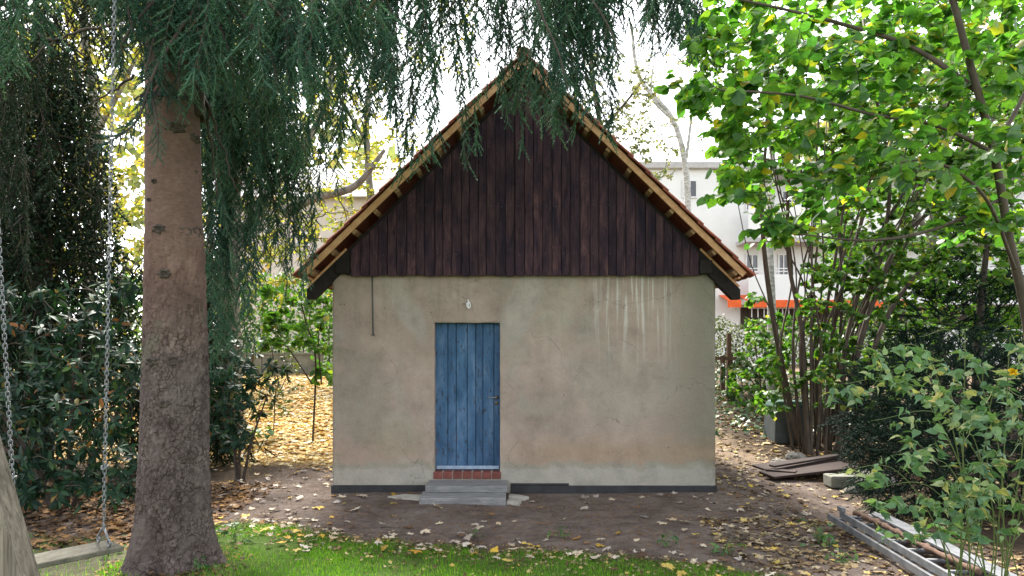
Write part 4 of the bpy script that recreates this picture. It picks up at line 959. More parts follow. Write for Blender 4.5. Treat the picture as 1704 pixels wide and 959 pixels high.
    # sprays in front of the trunk
    for path, w in (([(320, 20, 5.25), (262, 110, 5.0), (228, 200, 4.95), (178, 240, 4.9)], (.10, .22)), ([(250, 150, 5.0), (262, 215, 4.95), (262, 262, 4.95)], (.08, .14)), ([(330, 20, 5.3), (300, 100, 5.15), (300, 190, 5.1)], (.09, .17)), ([(345, 10, 5.3), (335, 80, 5.2), (322, 170, 5.15)], (.09, .18)), ([(270, 20, 5.2), (255, 70, 5.1), (240, 130, 5.0)], (.10, .18)), ([(300, -40, 5.3), (240, 20, 5.1), (205, 70, 5.0), (196, 110, 5.0)], (.10, .2)), ([(300, -30, 5.35), (275, 40, 5.2), (268, 120, 5.1), (285, 165, 5.1)], (.10, .2)), ([(330, -40, 5.35), (360, 30, 5.2), (385, 100, 5.1), (390, 150, 5.1)], (.09, .17)), ([(340, -40, 5.3), (400, 20, 5.1), (450, 90, 5.0), (462, 150, 4.95)], (.09, .18)), ([(320, -50, 5.3), (325, 30, 5.2), (345, 100, 5.15), (350, 140, 5.1)], (.09, .17)), ([(360, -50, 5.2), (440, 0, 5.0), (500, 70, 4.9), (515, 130, 4.9)], (.09, .18)), ([(250, -50, 5.2), (215, 10, 5.1), (225, 60, 5.0)], (.1, .2)), ([(290, -60, 5.4), (290, 10, 5.3), (305, 80, 5.25)], (.1, .2)), ([(880, -60, 5.9), (900, 20, 5.8), (930, 90, 5.75), (945, 150, 5.7)], (.10, .19)), ([(940, -60, 6.0), (985, 0, 5.9), (1020, 60, 5.85), (1030, 110, 5.8)], (.10, .19))):
        l = catmull([P(*q) for q in path], 16)
        l0 = np.concatenate([[np.array((TX, TY - .2, l[0][2] + .5)) if path[0][0] < 700 else l[0] + np.array((-.25, .25, .35))], l]); br = put_tube('branch', catmull(l0, 24), np.linspace(.018, .004, 24), M['limb'], t, 6)
        A = ([], [], [], []); n = int(np.sum(np.linalg.norm(np.diff(l, axis=0), axis=1)) / .022)
        for i in range(n):
            f = (i + .5) / n * 15; a = int(min(f, 14)); p = l[a] + (l[a + 1] - l[a]) * (f - a); tg = unit(l[a + 1] - l[a]); lat = unit(np.cross(tg, (0, -1., .3)))
            d = unit(tg + lat * (1 if i % 2 else -1) * rng.uniform(.5, 1.1) + np.array((0, 0, -.35)) + rng.normal(0, .12, 3)); k = rng.uniform(*w) * (1.1 - .3 * f / 15)
            for u, v in zip(A, (p, d, unit(np.array((0, -1, .8)) + rng.normal(0, .25, 3)), k)): u.append(v)
            if rng.random() < .6:
                for u, v in zip(A, (p + d * k * .45, unit(d + lat * rng.choice((-1, 1)) * .8 + np.array((0, 0, -.3))), unit(np.array((0, -1, .8))), k * .6)): u.append(v)
        V, F = stamp(TWIGS, rng.integers(0, 4, len(A[0])), *[np.array(a) for a in A]); put('needles', V, F, M['needle'], br); tot += len(F)
    # crown above the frame: whorls of limbs with sparse curtains
    for z in np.arange(6.3, 11.6, .55):
        for k in range(5):
            az = rng.uniform(0, 6.28); ln = (12.3 - z) * .42 * rng.uniform(.8, 1.1)
            l = catmull([(TX, TY, z), (TX + math.cos(az) * ln * .5, TY + math.sin(az) * ln * .5, z + .1), (TX + math.cos(az) * ln, TY + math.sin(az) * ln, z - .25)], 12)
            br = put_tube('branch', l, np.linspace(.035, .008, 12), M['limb'], t, 5); A = ([], [], [], [])
            for i in range(int(ln * 6)):
                p = l[rng.integers(2, 12)] + rng.normal(0, .12, 3); _, s4 = strand(p, rng.uniform(.3, .9), (0, 0), .10, (.24, .4))
                for u, v in zip(A, s4): u.extend(v)
            V, F = stamp(TWIGS_XLO, rng.integers(0, 3, len(A[0])), *[np.array(a) for a in A]); put('needles', V, F, M['needle'], br); tot += len(F)
    # dead twigs
    for path in ([(340, 160, 5.9), (350, 230, 5.95), (362, 330, 6.0)], [(345, 170, 5.9), (372, 250, 5.95), (395, 320, 6.0)], [(225, 125, 5.8), (190, 150, 5.8), (140, 180, 5.8)], [(193, 42, 5.6), (130, 52, 5.6), (90, 70, 5.6), (50, 105, 5.5)], [(90, 70, 5.6), (50, 50, 5.6), (0, 45, 5.5)]):
        l = catmull([P(*q) for q in path], 14); l = l + rng.normal(0, .008, l.shape); put_tube('dead_twig', l, np.linspace(.013, .005, 14), M['limb'], t, 6)
    swl = catmull([(TX, TY, 5.0), (-2.66, 4.5, 4.66), (-3.03, 4.05, 4.62), (-3.5, 3.4, 4.7)], 24); put_tube('swing_limb', swl, np.linspace(.10, .06, 24), M['limb'], t, 10)
    return tot
NSPR = build_spruce(); print('spruce tris', NSPR)

# ------------------------------------------------------------------ swing, its frame, nest box
def chain_mesh(p0, p1, pitch=.0285):
    p0, p1 = np.array(p0, float), np.array(p1, float); Ld = np.linalg.norm(p1 - p0); n = int(Ld / pitch); ax = (p1 - p0) / Ld
    e1 = unit(np.cross(ax, (0, 1., .1))); e2 = np.cross(ax, e1); w, h, r = .0095, .020, .0033
    a = np.arange(10) * 2 * math.pi / 10; loop = [((h - w) * np.sign(math.cos(t)) * (abs(math.cos(t)) > .01) + w * math.cos(t), w * math.sin(t)) for t in a]
    parts = []
    for i in range(n):
        c = p0 + ax * pitch * (i + .5); rot = (0.7 if i % 2 else 2.27) + rng.normal(0, .06); s = e1 * math.cos(rot) + e2 * math.sin(rot)
        pts = np.array([c + ax * u + s * v for u, v in loop]); N_ = len(pts); tg = unit(np.roll(pts, -1, 0) - np.roll(pts, 1, 0)); nb = np.cross(ax, s); bb = np.cross(tg, nb)
        V = np.concatenate([[pts[k] + r * (math.cos(q) * nb + math.sin(q) * bb[k]) for q in np.arange(5) * 1.2566] for k in range(N_)])
        F = np.array([(k * 5 + q, k * 5 + (q + 1) % 5, ((k + 1) % N_) * 5 + (q + 1) % 5, ((k + 1) % N_) * 5 + q) for k in range(N_) for q in range(5)])
        parts.append((V, F))
    return join(parts)
def ring(c, R_, r, nrm, n=20):
    nrm = unit(nrm); e1 = unit(np.cross(nrm, (0.3, .2, 1.))); e2 = np.cross(nrm, e1); c = np.array(c); V = []
    for k in range(n):
        a = k * 2 * math.pi / n; d = e1 * math.cos(a) + e2 * math.sin(a)
        for q in range(7): b = q * 2 * math.pi / 7; V.append(c + d * (R_ + r * math.cos(b)) + nrm * r * math.sin(b))
    F = [(k * 7 + q, k * 7 + (q + 1) % 7, ((k + 1) % n) * 7 + (q + 1) % 7, ((k + 1) % n) * 7 + q) for k in range(n) for q in range(7)]
    return V, F
def build_swing():
    A = P(207, 909, 4.35); zt = A[2]
    t = thing('swing', (A[0] - .25, 4.1, zt), 'weathered plank swing seat hung on long steel chains beside the spruce', 'swing')
    # plank: long axis towards the lower left of the picture
    R0 = P(207, 908, 4.35); Q0 = P(152, 904, 4.52); u = unit(np.array((-.50, -.62, 0))); w = unit(np.array((Q0[0] - R0[0], Q0[1] - R0[1], 0))); w = unit(w - u * np.dot(w, u)); wd, ln, th = .25, .62, .032
    c = R0 - np.array((0, 0, 0)); V8 = []
    for dz in (-th, 0):
        for a, b in ((0, 0), (ln, 0), (ln, wd), (0, wd)): q = c + u * a + w * b; V8.append((q[0], q[1], zt + dz))
    V, F = hexa(V8, .005, 1); put('seat', V, F, M['seat_wood'], t)
    for px, py, Y, end, top in ((172, 880, 4.40, 0, (193, -160, 4.5)), (20, 900, 4.0, 1, (-36, -170, 4.06))):
        if end == 0: m = c + u * .075 + w * wd * .5
        else: m = c + u * (ln - .075) + w * wd * .5
        ap = np.array((m[0], m[1], zt + .125)); tp = P(*top); tp[2] = 4.62
        V, F = ring(ap, .021, .005, u + w * .2); put('ring', V, F, M['steel'], t, True)
        ch = put('chain', *chain_mesh(ap + np.array((0, 0, .02)), tp), M['steel'], t, True)
        kz = .37; kp = ap + (tp - ap) * (kz / np.linalg.norm(tp - ap))
        pts = [kp + np.array((.018 * math.cos(q) , .018 * math.sin(q), .010 * math.sin(q * 2.3))) for q in np.linspace(0, 11, 30)]; put_tube('chain_knot', pts, .0055, M['steel'], ch, 6)
        for sgn in (-1, 1):
            e = m + w * sgn * .085; foot = np.array((e[0], e[1], zt + .028))
            put_tube('hanger_rod', [ap + w * sgn * .012 - np.array((0, 0, .012)), foot + np.array((0, 0, .012))], .0075, M['steel'], t, 8)
            V, F = ring(foot, .020, .0062, u); put('eye_bolt', V, F, M['steel'], t, True)
build_swing()
def build_frame():
    Y = 3.05; b = P(36, 1000, Y); a = P(-30, 770, Y); d = unit(a - b); foot = b - d * ((b[2] - gz(b[0], Y) + .06) / d[2]); top = foot + d * 4.2
    t = thing('timber_stand', (foot[0], foot[1], gz(foot[0], foot[1])), 'leaning weathered grey timber leg of the swing frame', 'frame')
    e = unit(np.cross(d, (0, 1., 0))); f = np.cross(d, e); V8 = []
    for q in (foot, top):
        for i, j in ((-1, -1), (1, -1), (1, 1), (-1, 1)): V8.append(q + e * i * .07 + f * j * .06)
    V, F = hexa(V8, .005, 1); put('leg', V, F, M['grey_wood'], t)
    q = P(-60, 925, Y + .05); V, F = hexa(boxv((q[0] - .5, Y + .065, q[2] - .06), (P(4, 0, Y + .1)[0], Y + .115, q[2] + .075)), .008, 1); put('crossbar', V, F, M['grey_wood'], t)
    foot2 = np.array((top[0] - 1.3, top[1] + .1, gz(top[0] - 1.3, top[1]) - .05)); V8 = []
    d2 = unit(top - foot2); e = unit(np.cross(d2, (0, 1., 0))); f = np.cross(d2, e); o2 = np.array((0, .135, 0))
    for q in (foot2 + o2, top + o2):
        for i, j in ((-1, -1), (1, -1), (1, 1), (-1, 1)): V8.append(q + e * i * .07 + f * j * .06)
    V, F = hexa(V8, .012, 2); put('leg', V, F, M['grey_wood'], t)
build_frame()
def build_nestbox():
    c = P(325, 160, 5.78); x, y, z = c
    t = thing('nest_box', (x, y, z - .24), 'brown wooden nest box strapped to the spruce trunk', 'nest box')
    R_ = Matrix.Rotation(.35, 3, 'Z'); piv = (x, y, z)
    rot = R_.to_4x4()
    for nm, lo, hi in (('back_panel', (x - .07, y + .062, z - .20), (x + .07, y + .078, z + .22)), ('front_panel', (x - .07, y - .078, z - .18), (x + .07, y - .062, z + .15)), ('side_panel', (x + .056, y - .0615, z - .18), (x + .07, y + .0615, z + .17)), ('side_panel', (x - .07, y - .0615, z - .18), (x - .056, y + .0615, z + .17)), ('floor_panel', (x - .0555, y - .0615, z - .17), (x + .0555, y + .0615, z - .155)), ('roof_panel', (x - .085, y - .11, z + .172), (x + .085, y + .061, z + .19))):
        put_box(nm, lo, hi, M['box_wood'], t, .002, rot=rot, pivot=piv)
    st = thing('strap', (TX, TY, P(0, 152, 5.5)[2]), 'dark strap tied round the spruce trunk above the knots', 'strap')
    zc = P(0, 152, TY - .26)[2]; rr = .236
    V = []; n = 64
    for k in range(n):
        a = k * 2 * math.pi / n; r2 = rr + .004 * math.sin(k * 1.3)
        for r_, dz in ((r2, -.022), (r2 + .006, -.020), (r2 + .006, .02), (r2, .022)): V.append((TX + r_ * math.cos(a) + .02 * math.sin(zc * .9), TY + r_ * math.sin(a), zc + dz + .01 * math.sin(a)))
    F = [(k * 4 + q, ((k + 1) % n) * 4 + q, ((k + 1) % n) * 4 + (q + 1) % 4, k * 4 + (q + 1) % 4) for k in range(n) for q in range(4)]
    put('band', V, F, M['strap'], st, False)
build_nestbox()

# ------------------------------------------------------------------ right side: hazels, kerria, yew
def build_near_hazel():
    base = (4.25, 5.3, gz(4.25, 5.3)); b = np.array(base) - np.array((0, 0, .05))
    limbs = [[b, P(1712, 560, 5.3), P(1680, 400, 5.2), P(1655, 260, 5.1), P(1615, 110, 5.0), P(1570, -40, 4.9), P(1500, -140, 4.9)],
             [P(1655, 255, 5.1), P(1560, 210, 4.9), P(1450, 190, 4.7), P(1330, 160, 4.6), P(1200, 150, 4.6)],
             [P(1625, 150, 5.05), P(1520, 80, 5.2), P(1400, 40, 5.3), P(1280, 10, 5.4), P(1180, -10, 5.5)],
             [P(1670, 330, 5.2), P(1560, 380, 4.9), P(1450, 400, 4.7), P(1330, 390, 4.7)],
             [P(1690, 450, 5.25), P(1640, 330, 4.5), P(1560, 270, 4.2), P(1500, 270, 4.1)],
             [P(1655, 250, 5.1), P(1720, 120, 5.3), P(1760, -40, 5.4)]]
    radii = [(.038, .018), (.016, .006), (.022, .006), (.016, .005), (.014, .005), (.02, .008)]
    T = scatter([(1150, -60, 1704, 90, 4.8, 7.5, 220), (1130, 60, 1500, 190, 4.5, 7.0, 120), (1150, 130, 1350, 230, 4.6, 6.2, 44), (1090, 100, 1180, 170, 4.6, 5.0, 7), (1200, 200, 1460, 330, 4.5, 6.5, 80), (1230, 320, 1420, 410, 4.6, 6.0, 32),
                 (1165, 285, 1260, 345, 4.5, 5.6, 14), (1170, 200, 1260, 300, 4.8, 6.4, 16), (1440, 180, 1704, 320, 4.0, 5.6, 52), (1480, 60, 1704, 200, 4.6, 6.8, 110), (1550, 320, 1704, 420, 4.6, 6.2, 26), (1420, -60, 1720, 60, 5.0, 6.0, 30)])
    leafy('hazel_tree', base, 'large leaved green tree with slender leaning stem at the right, behind the kerria', 'tree', limbs, radii, T, HAZEL, .080, M['hazel'], M['hazel_bark'], 8, .6, 300, droop=.35, flat=.75, twig_r=.005, stem_name='stem', jitter=.55, up=.15)
build_near_hazel()
def build_hazel_thicket():
    bx, by = 5.35, 12.4; base = (bx, by, gz(bx, by)); limbs, radii = [], []
    spec = [(1330, 745, 1285, 520, 1268, 360, 1275, 230, .055), (1345, 750, 1335, 560, 1312, 430, 1312, 280, .05), (1350, 750, 1350, 560, 1350, 420, 1330, 260, .03), (1362, 750, 1370, 560, 1395, 400, 1420, 240, .035), (1375, 752, 1385, 560, 1430, 380, 1490, 220, .045),
            (1385, 752, 1410, 560, 1460, 400, 1540, 260, .055), (1390, 752, 1440, 540, 1500, 400, 1580, 320, .06), (1398, 752, 1430, 560, 1480, 330, 1450, 120, .05), (1405, 752, 1470, 540, 1560, 420, 1660, 330, .05), (1340, 748, 1320, 600, 1330, 470, 1370, 330, .028), (1355, 750, 1360, 600, 1340, 480, 1290, 380, .025),
            (1372, 752, 1400, 620, 1440, 500, 1500, 420, .03), (1380, 752, 1395, 600, 1400, 450, 1380, 200, .035), (1392, 752, 1420, 600, 1450, 470, 1520, 330, .04), (1335, 748, 1300, 620, 1290, 540, 1250, 440, .02)]
    for k in range(20):
        a = rng.uniform(1320, 1410); f = (a - 1365) / 45; spec.append((a, 750, a + f * 15 + rng.normal(0, 8), 590, a + f * 50 + 25 + rng.normal(0, 15), 450, a + f * 110 + 60 + rng.normal(0, 30), 290, rng.uniform(.014, .03)))
    for i, (a, b, c, d, e, f, g, h, r) in enumerate(spec):
        Y = by + rng.uniform(-.5, .6); p = P(a, b, Y); p[2] = gz(p[0], Y) - .08
        limbs.append([p, P(c, d, Y + rng.uniform(-.2, .2)), P(e, f, Y + rng.uniform(-.5, .5)), P(g, h, Y + rng.uniform(-.9, .9)), P(g + (g - e) * .6, h - 110, Y + rng.uniform(-1.2, 1.2))]); radii.append((r, r * .35))
    T = scatter([(1190, 60, 1500, 300, 10.5, 13.5, 300), (1140, 30, 1300, 180, 11, 13, 110), (1350, 250, 1704, 480, 10.8, 14, 420), (1240, 300, 1340, 380, 11, 13.5, 26), (1330, 440, 1500, 680, 11.2, 13.5, 190), (1360, 100, 1704, 300, 11, 14, 260), (1480, 420, 1704, 560, 12, 14.5, 160), (1260, 560, 1330, 700, 11.8, 13.2, 22), (1240, 480, 1300, 560, 12, 13, 6), (1200, -80, 1704, 60, 11, 14, 90)])
    leafy('hazel_thicket', base, 'tall many-stemmed hazel thicket rising behind the stacked dark boards', 'shrub', limbs, radii, T, HAZEL_LO, .098, M['hazel_far'], M['hazel_bark'], 17, .6, 0, droop=.35, flat=.7, twig_r=.007, jitter=.7, up=.2)
build_hazel_thicket()
def build_kerria():
    base = (2.75, 3.95, gz(2.75, 3.95)); limbs, radii = [], []
    tips = [(1390, 640, 3.6), (1380, 790, 3.6), (1455, 585, 3.6), (1530, 560, 3.7), (1600, 560, 3.6), (1690, 570, 3.5), (1450, 700, 3.5), (1500, 780, 3.5), (1560, 840, 3.4), (1480, 840, 3.7), (1640, 620, 3.4), (1700, 660, 3.3), (1540, 660, 3.8), (1600, 740, 3.3), (1680, 760, 3.2), (1760, 600, 3.5), (1780, 700, 3.5), (1460, 905, 3.6), (1440, 815, 3.7), (1660, 830, 3.3), (1420, 850, 3.8), (1600, 880, 3.3)]
    for k, (x, y, Y) in enumerate(tips):
        p0 = np.array(base) + np.array((rng.uniform(-.22, .35), rng.uniform(-.2, .3), -.04)); q = P(x, y, Y); hgt = q[2] + .04
        mid = np.array((p0[0] * .75 + q[0] * .25 + rng.normal(0, .03), (p0[1] + Y) / 2, hgt * .6)); m2 = np.array((p0[0] * .42 + q[0] * .58, Y * .7 + p0[1] * .3, hgt * .97))
        limbs.append([p0, mid, m2, q]); radii.append((.0042, .0014))
    for _ in range(8):   # bare dead canes
        p0 = np.array(base) + np.array((rng.uniform(-.3, .4), rng.uniform(-.2, .3), -.04)); a = rng.uniform(-1.2, 1.0)
        limbs.append([p0, p0 + np.array((a * .3, -.05, .5)), p0 + np.array((a * .7, -.1, .85)), p0 + np.array((a * .95, -.15, 1.0))]); radii.append((.003, .0012))
    T = scatter([(1430, 575, 1704, 650, 3.2, 4.0, 54), (1480, 650, 1704, 760, 3.1, 3.9, 56), (1520, 760, 1704, 880, 3.1, 3.8, 56), (1380, 630, 1450, 670, 3.5, 3.7, 6), (1400, 770, 1500, 830, 3.5, 3.8, 8), (1450, 830, 1600, 900, 3.4, 3.9, 16), (1700, 570, 1800, 900, 3.2, 3.9, 26), (1560, 860, 1704, 900, 3.2, 3.8, 8)])
    t = leafy('kerria_shrub', base, 'arching kerria shrub with pale toothed leaves and one yellow flower', 'shrub', limbs, radii, T, KERRIA, .053, M['kerria'], M['stem_green'], 6, .5, 300, droop=.4, flat=.5, twig_r=.0022, stem_name='cane', jitter=.8, up=.1, twig_mat=M['stem_green'], leafstart=.3)
    c = P(1685, 620, 3.35); n = 26; d = unit(rng.normal(0, 1, (n, 3)) + np.array((0, -.7, .5)))
    V, F = stamp(OVAL, rng.integers(0, 2, n), np.tile(c, (n, 1)), d, unit(rng.normal(0, 1, (n, 3))), np.full(n, .024)); put('flower', V, F, M['flower'], t)
build_kerria()
def needle_bush(name, base, label, blobs, mat, stems, tw=(.15, .27), group=None, cat='shrub', dirbias=(0, 0, -.15)):
    t = thing(name, base, label, cat, group)
    for l, r0, r1 in stems: put_tube('stem', catmull(l, 14), np.linspace(r0, r1, 14), M['limb'], t, 7)
    A = ([], [], [], [])
    for (cx, cy, cz, rx, ry, rz, n) in blobs:
        p = blob(cx, cy, cz, rx, ry, rz, n, .62); o = unit((p - np.array((cx, cy, cz))) / np.array((rx, ry, rz)))
        for q, d in zip(p, o):
            ax0 = unit(d + np.array(dirbias) + rng.normal(0, .35, 3)); k = rng.uniform(*tw)
            A[0].append(q); A[1].append(ax0); A[2].append(unit(np.array((0, 0, 1.)) + rng.normal(0, .3, 3))); A[3].append(k)
            lat = unit(np.cross(ax0, (0, 0, 1.)) + 1e-3)
            for s in (-1, 1):
                for f in (.2, .5):
                    A[0].append(q + ax0 * k * f); A[1].append(unit(ax0 + lat * s * 1.0 + rng.normal(0, .15, 3))); A[2].append(A[2][-1 if s < 0 else -2]); A[3].append(k * rng.uniform(.45, .7))
    V, F = stamp(TWIGS_LO, rng.integers(0, 3, len(A[0])), *[np.array(a) for a in A]); put('needles', V, F, mat, t)
    return t
def build_yews():
    x, y = 5.1, 8.2
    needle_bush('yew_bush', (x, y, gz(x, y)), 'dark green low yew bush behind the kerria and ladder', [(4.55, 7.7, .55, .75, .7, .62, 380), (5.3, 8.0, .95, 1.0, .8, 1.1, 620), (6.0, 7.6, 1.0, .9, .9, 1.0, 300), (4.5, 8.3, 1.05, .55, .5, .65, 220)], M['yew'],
                [([(x, y, 0), (x + .1, y, .8), (x + .3, y - .1, 1.5)], .05, .02), ([(x, y, 0), (x - .3, y - .2, .6), (x - .5, y - .3, 1.0)], .04, .015), ([(x, y, 0), (x + .6, y - .3, .7), (x + 1.0, y - .4, 1.4)], .04, .015)])
    x, y = 8.4, 12.3
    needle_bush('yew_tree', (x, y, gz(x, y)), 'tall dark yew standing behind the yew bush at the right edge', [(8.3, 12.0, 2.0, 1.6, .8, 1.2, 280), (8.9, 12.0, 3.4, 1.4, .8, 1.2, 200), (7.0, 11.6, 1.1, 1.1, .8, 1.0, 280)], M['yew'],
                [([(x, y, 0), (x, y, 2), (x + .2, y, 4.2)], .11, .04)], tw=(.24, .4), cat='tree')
build_yews()

# ------------------------------------------------------------------ left side: rhododendron, conifers, trees behind
def build_rhodo():
    def bush(x, y, label, regs, n_parts, stems, leaf=.115):
        base = (x, y, gz(x, y)); limbs, radii = [], []
        for dx, dy, dz, r in stems:
            limbs.append([(x + dx * .1, y + dy * .1, gz(x, y) - .05), (x + dx * .45, y + dy * .4, dz * .45), (x + dx, y + dy, dz)]); radii.append((r, r * .35))
        T = scatter(regs); T = T[T[:, 2] > gz(x, y) + .12]
        leafy('rhododendron', base, label, 'shrub', limbs, radii, T, RHODO, leaf, M['rhodo'], M['limb'], 9, n_parts=n_parts, droop=.45, twig_r=.006, whorl=True, up=.5, group=None)
    bush(-5.3, 8.1, 'glossy dark green rhododendron behind the swing chain with some orange leaves', [(-40, 470, 235, 640, 7.2, 8.6, 170), (-40, 600, 235, 830, 7.1, 8.2, 230), (20, 700, 200, 870, 7.0, 7.7, 90)], 300,
         [(-.9, -.3, 1.6, .035), (.3, -.3, 1.7, .035), (.8, -.2, 1.2, .03), (-.3, -.6, 1.0, .03), (.5, -.7, .8, .025), (-1.3, 0, 1.2, .03), (0, .3, 2.0, .03)])
    bush(-3.95, 9.9, 'small rhododendron with pointed leaves between spruce trunk and the yellow leaf bank', [(335, 560, 430, 700, 9.2, 10.3, 80), (340, 660, 410, 745, 9.2, 9.9, 34), (400, 600, 480, 660, 9.6, 10.3, 14)], 0,
         [(-.2, -.1, 1.3, .03), (.4, .0, 1.2, .025), (.1, -.3, .8, .02)], .12)
build_rhodo()
def conifer(name, x, y, h, label, crown, n_limb, mat, z0=.8, dens=9, tw=(.2, .36), L0=(.4, 1.3), group=None):
    t = thing(name, (x, y, gz(x, y)), label, 'tree', group)
    put_tube('trunk', [(x, y, gz(x, y) - .1), (x + .03, y, h * .5), (x, y, h)], [.17, .12, .03], M['limb'], t, 10)
    A = ([], [], [], []); T = []
    for i in range(n_limb):
        z = z0 + (h - z0) * (i + rng.uniform(0, 1)) / n_limb; az = i * 2.4 + rng.normal(0, .3); ln = crown * (1 - .55 * (z - z0) / (h - z0)) * rng.uniform(.7, 1.1)
        l = catmull([(x, y, z), (x + math.cos(az) * ln * .5, y + math.sin(az) * ln * .5, z - .05), (x + math.cos(az) * ln, y + math.sin(az) * ln, z - .35)], 10); T.append(tube(l, np.linspace(.03, .008, 10), 5, False))
        for k in range(int(ln * dens)):
            p = l[rng.integers(2, 10)] + rng.normal(0, .1, 3); tu, s4 = strand(p, rng.uniform(*L0), (0, 0), .10, tw); T.append(tu)
            for u, v in zip(A, s4): u.extend(v)
    V, F = join(T); put('branches', V, F, M['limb'], t, True)['kind'] = 'stuff'
    V, F = stamp(TWIGS_LO, rng.integers(0, 3, len(A[0])), *[np.array(a) for a in A])
    m = int(crown * h * 260); zz = z0 - .4 + rng.random(m) * (h - z0) * .95; rr = crown * .8 * (1 - .55 * (zz - z0) / (h - z0)) * np.sqrt(rng.random(m)); az = rng.random(m) * 6.28
    V2, F2 = stamp(TWIGS_XLO, rng.integers(0, 3, m), np.stack([x + rr * np.cos(az), y + rr * np.sin(az), zz], 1), unit(rng.normal(0, .5, (m, 3)) + np.array((0, 0, -1))), unit(rng.normal(0, 1, (m, 3))), rng.uniform(.3, .55, m))
    put('needles', *join([(V, F), (V2, F2)]), mat, t)
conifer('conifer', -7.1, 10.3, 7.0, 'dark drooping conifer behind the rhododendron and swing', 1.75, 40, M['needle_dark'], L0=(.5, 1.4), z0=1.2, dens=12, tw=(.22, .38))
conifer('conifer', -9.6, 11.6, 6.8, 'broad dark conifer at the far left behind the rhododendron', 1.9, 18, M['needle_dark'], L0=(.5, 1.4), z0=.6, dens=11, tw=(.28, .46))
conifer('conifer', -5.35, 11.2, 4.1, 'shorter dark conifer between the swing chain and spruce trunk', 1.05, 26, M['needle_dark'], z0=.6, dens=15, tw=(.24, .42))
def bg_tree(name, px, Y, h, label, spec, T, leaf, mat, wood, n_leaf=9, r=(.2, .05), templates=DIAM, cat='tree', twig_r=.012, group=None, **kw):
    x = P(px, 0, Y)[0]; base = (x, Y, gz(x, Y)); limbs = [[(x, Y, gz(x, Y) - .1)] + [P(*q) for q in spec[0]]] + [[P(*q) for q in s] for s in spec[1:]]
    radii = [r] + [(r[1] * 1.3, r[1] * .4)] * (len(spec) - 1)
    leafy(name, base, label, cat, limbs, radii, no_house(T), templates, leaf, mat, wood, n_leaf, twig_r=twig_r, stem_name='trunk' if len(spec) == 1 else 'limb', jitter=.9, flat=.4, droop=.3, group=group, **kw)
bg_tree('old_tree', 385, 14.0, 9, 'thick grey forked trunk tree behind the hanging spruce boughs', [[(380, 480, 14.0), (385, 320, 14.0), (372, 170, 14.0), (350, -40, 14.0)], [(384, 330, 14), (410, 240, 14), (440, 130, 14.1), (470, -50, 14.2)], [(382, 430, 14), (440, 330, 14.2), (480, 280, 14.5), (540, 180, 14.6), (560, 60, 14.8)], [(470, 355, 14.4), (520, 330, 14.6), (590, 310, 14.8), (640, 250, 15)]],
        scatter([(340, -60, 600, 200, 13, 16, 140), (480, 200, 700, 420, 13.5, 16, 60), (300, 100, 420, 300, 13, 15, 30)]), .12, M['lime'], M['grey_bark'], 8, (.26, .11))
bg_tree('autumn_tree', 150, 20.0, 12, 'pale yellow leaved tree seen through the gap left of the spruce trunk', [[(150, 400, 20), (160, 200, 20), (140, 60, 20), (150, -80, 20)], [(155, 230, 20), (215, 120, 20), (260, 0, 20)], [(160, 200, 20), (90, 100, 20.5), (50, -30, 20.5)], [(345, 480, 19.5), (350, 300, 19.5), (330, 120, 19.5), (335, -50, 19.5)]],
        scatter([(20, -80, 300, 300, 18, 22, 420), (300, -80, 480, 300, 18.5, 21, 110), (60, 280, 240, 460, 18.5, 21, 150), (330, 300, 480, 520, 18.5, 21, 90)]), .16, M['lime'], M['grey_bark'], 10, (.16, .07))
bg_tree('autumn_tree', 620, 21.0, 12, 'thin yellow green tree rising behind the left roof slope', [[(620, 400, 21), (610, 200, 21), (630, 60, 21), (640, -80, 21)], [(612, 240, 21), (560, 150, 21), (520, 20, 21)], [(620, 150, 21), (700, 80, 21.5), (760, -30, 21.5)]],
        scatter([(440, 300, 620, 500, 19, 22, 200), (500, -60, 800, 120, 19, 23, 90), (560, 120, 720, 300, 19, 22, 50)]), .15, M['lime'], M['grey_bark'], 9, (.14, .05))
bg_tree('hazel_bush', 520, 12.9, 3, 'light green leafy bush against the left corner of the house', [[(525, 600, 12.9), (510, 540, 12.9), (500, 500, 12.9)], [P0 for P0 in ((535, 640, 12.9), (530, 560, 12.9), (540, 500, 12.9))], [(520, 640, 12.9), (480, 580, 12.8), (450, 545, 12.8)]],
        scatter([(440, 480, 560, 570, 12.2, 13.4, 50), (430, 520, 480, 580, 12.2, 13.2, 16), (510, 560, 560, 640, 12.3, 13.4, 16)]), .12, M['hazel_far'], M['hazel_bark'], 9, (.02, .012), HAZEL, 'shrub', .006)
bg_tree('young_shrub', 455, 13.5, 2, 'thin blue green shrub growing on the yellow leaf bank', [[(458, 640, 13.5), (455, 600, 13.5), (450, 570, 13.5)], [(462, 660, 13.5), (480, 620, 13.4), (490, 590, 13.4)], [(455, 660, 13.5), (430, 630, 13.4), (420, 600, 13.4)]],
        scatter([(415, 575, 500, 680, 13, 13.9, 44), (425, 660, 480, 700, 13, 13.6, 10)]), .07, M['hedge'], M['hazel_bark'], 10, (.012, .008), OVAL, 'shrub', .004)
bg_tree('birch_tree', 1150, 27.0, 12, 'pale birch rising behind the right roof slope', [[(1145, 400, 27), (1142, 290, 27), (1120, 200, 27), (1065, 130, 27), (1050, 40, 27)], [(1140, 280, 27), (1150, 200, 27), (1160, 100, 27)], [(1120, 200, 27), (1085, 160, 27), (1090, 90, 27)]],
        scatter([(1040, 40, 1200, 260, 26, 29, 130)]), .14, M['pale_crown'], M['birch_bark'], 5, (.16, .06))
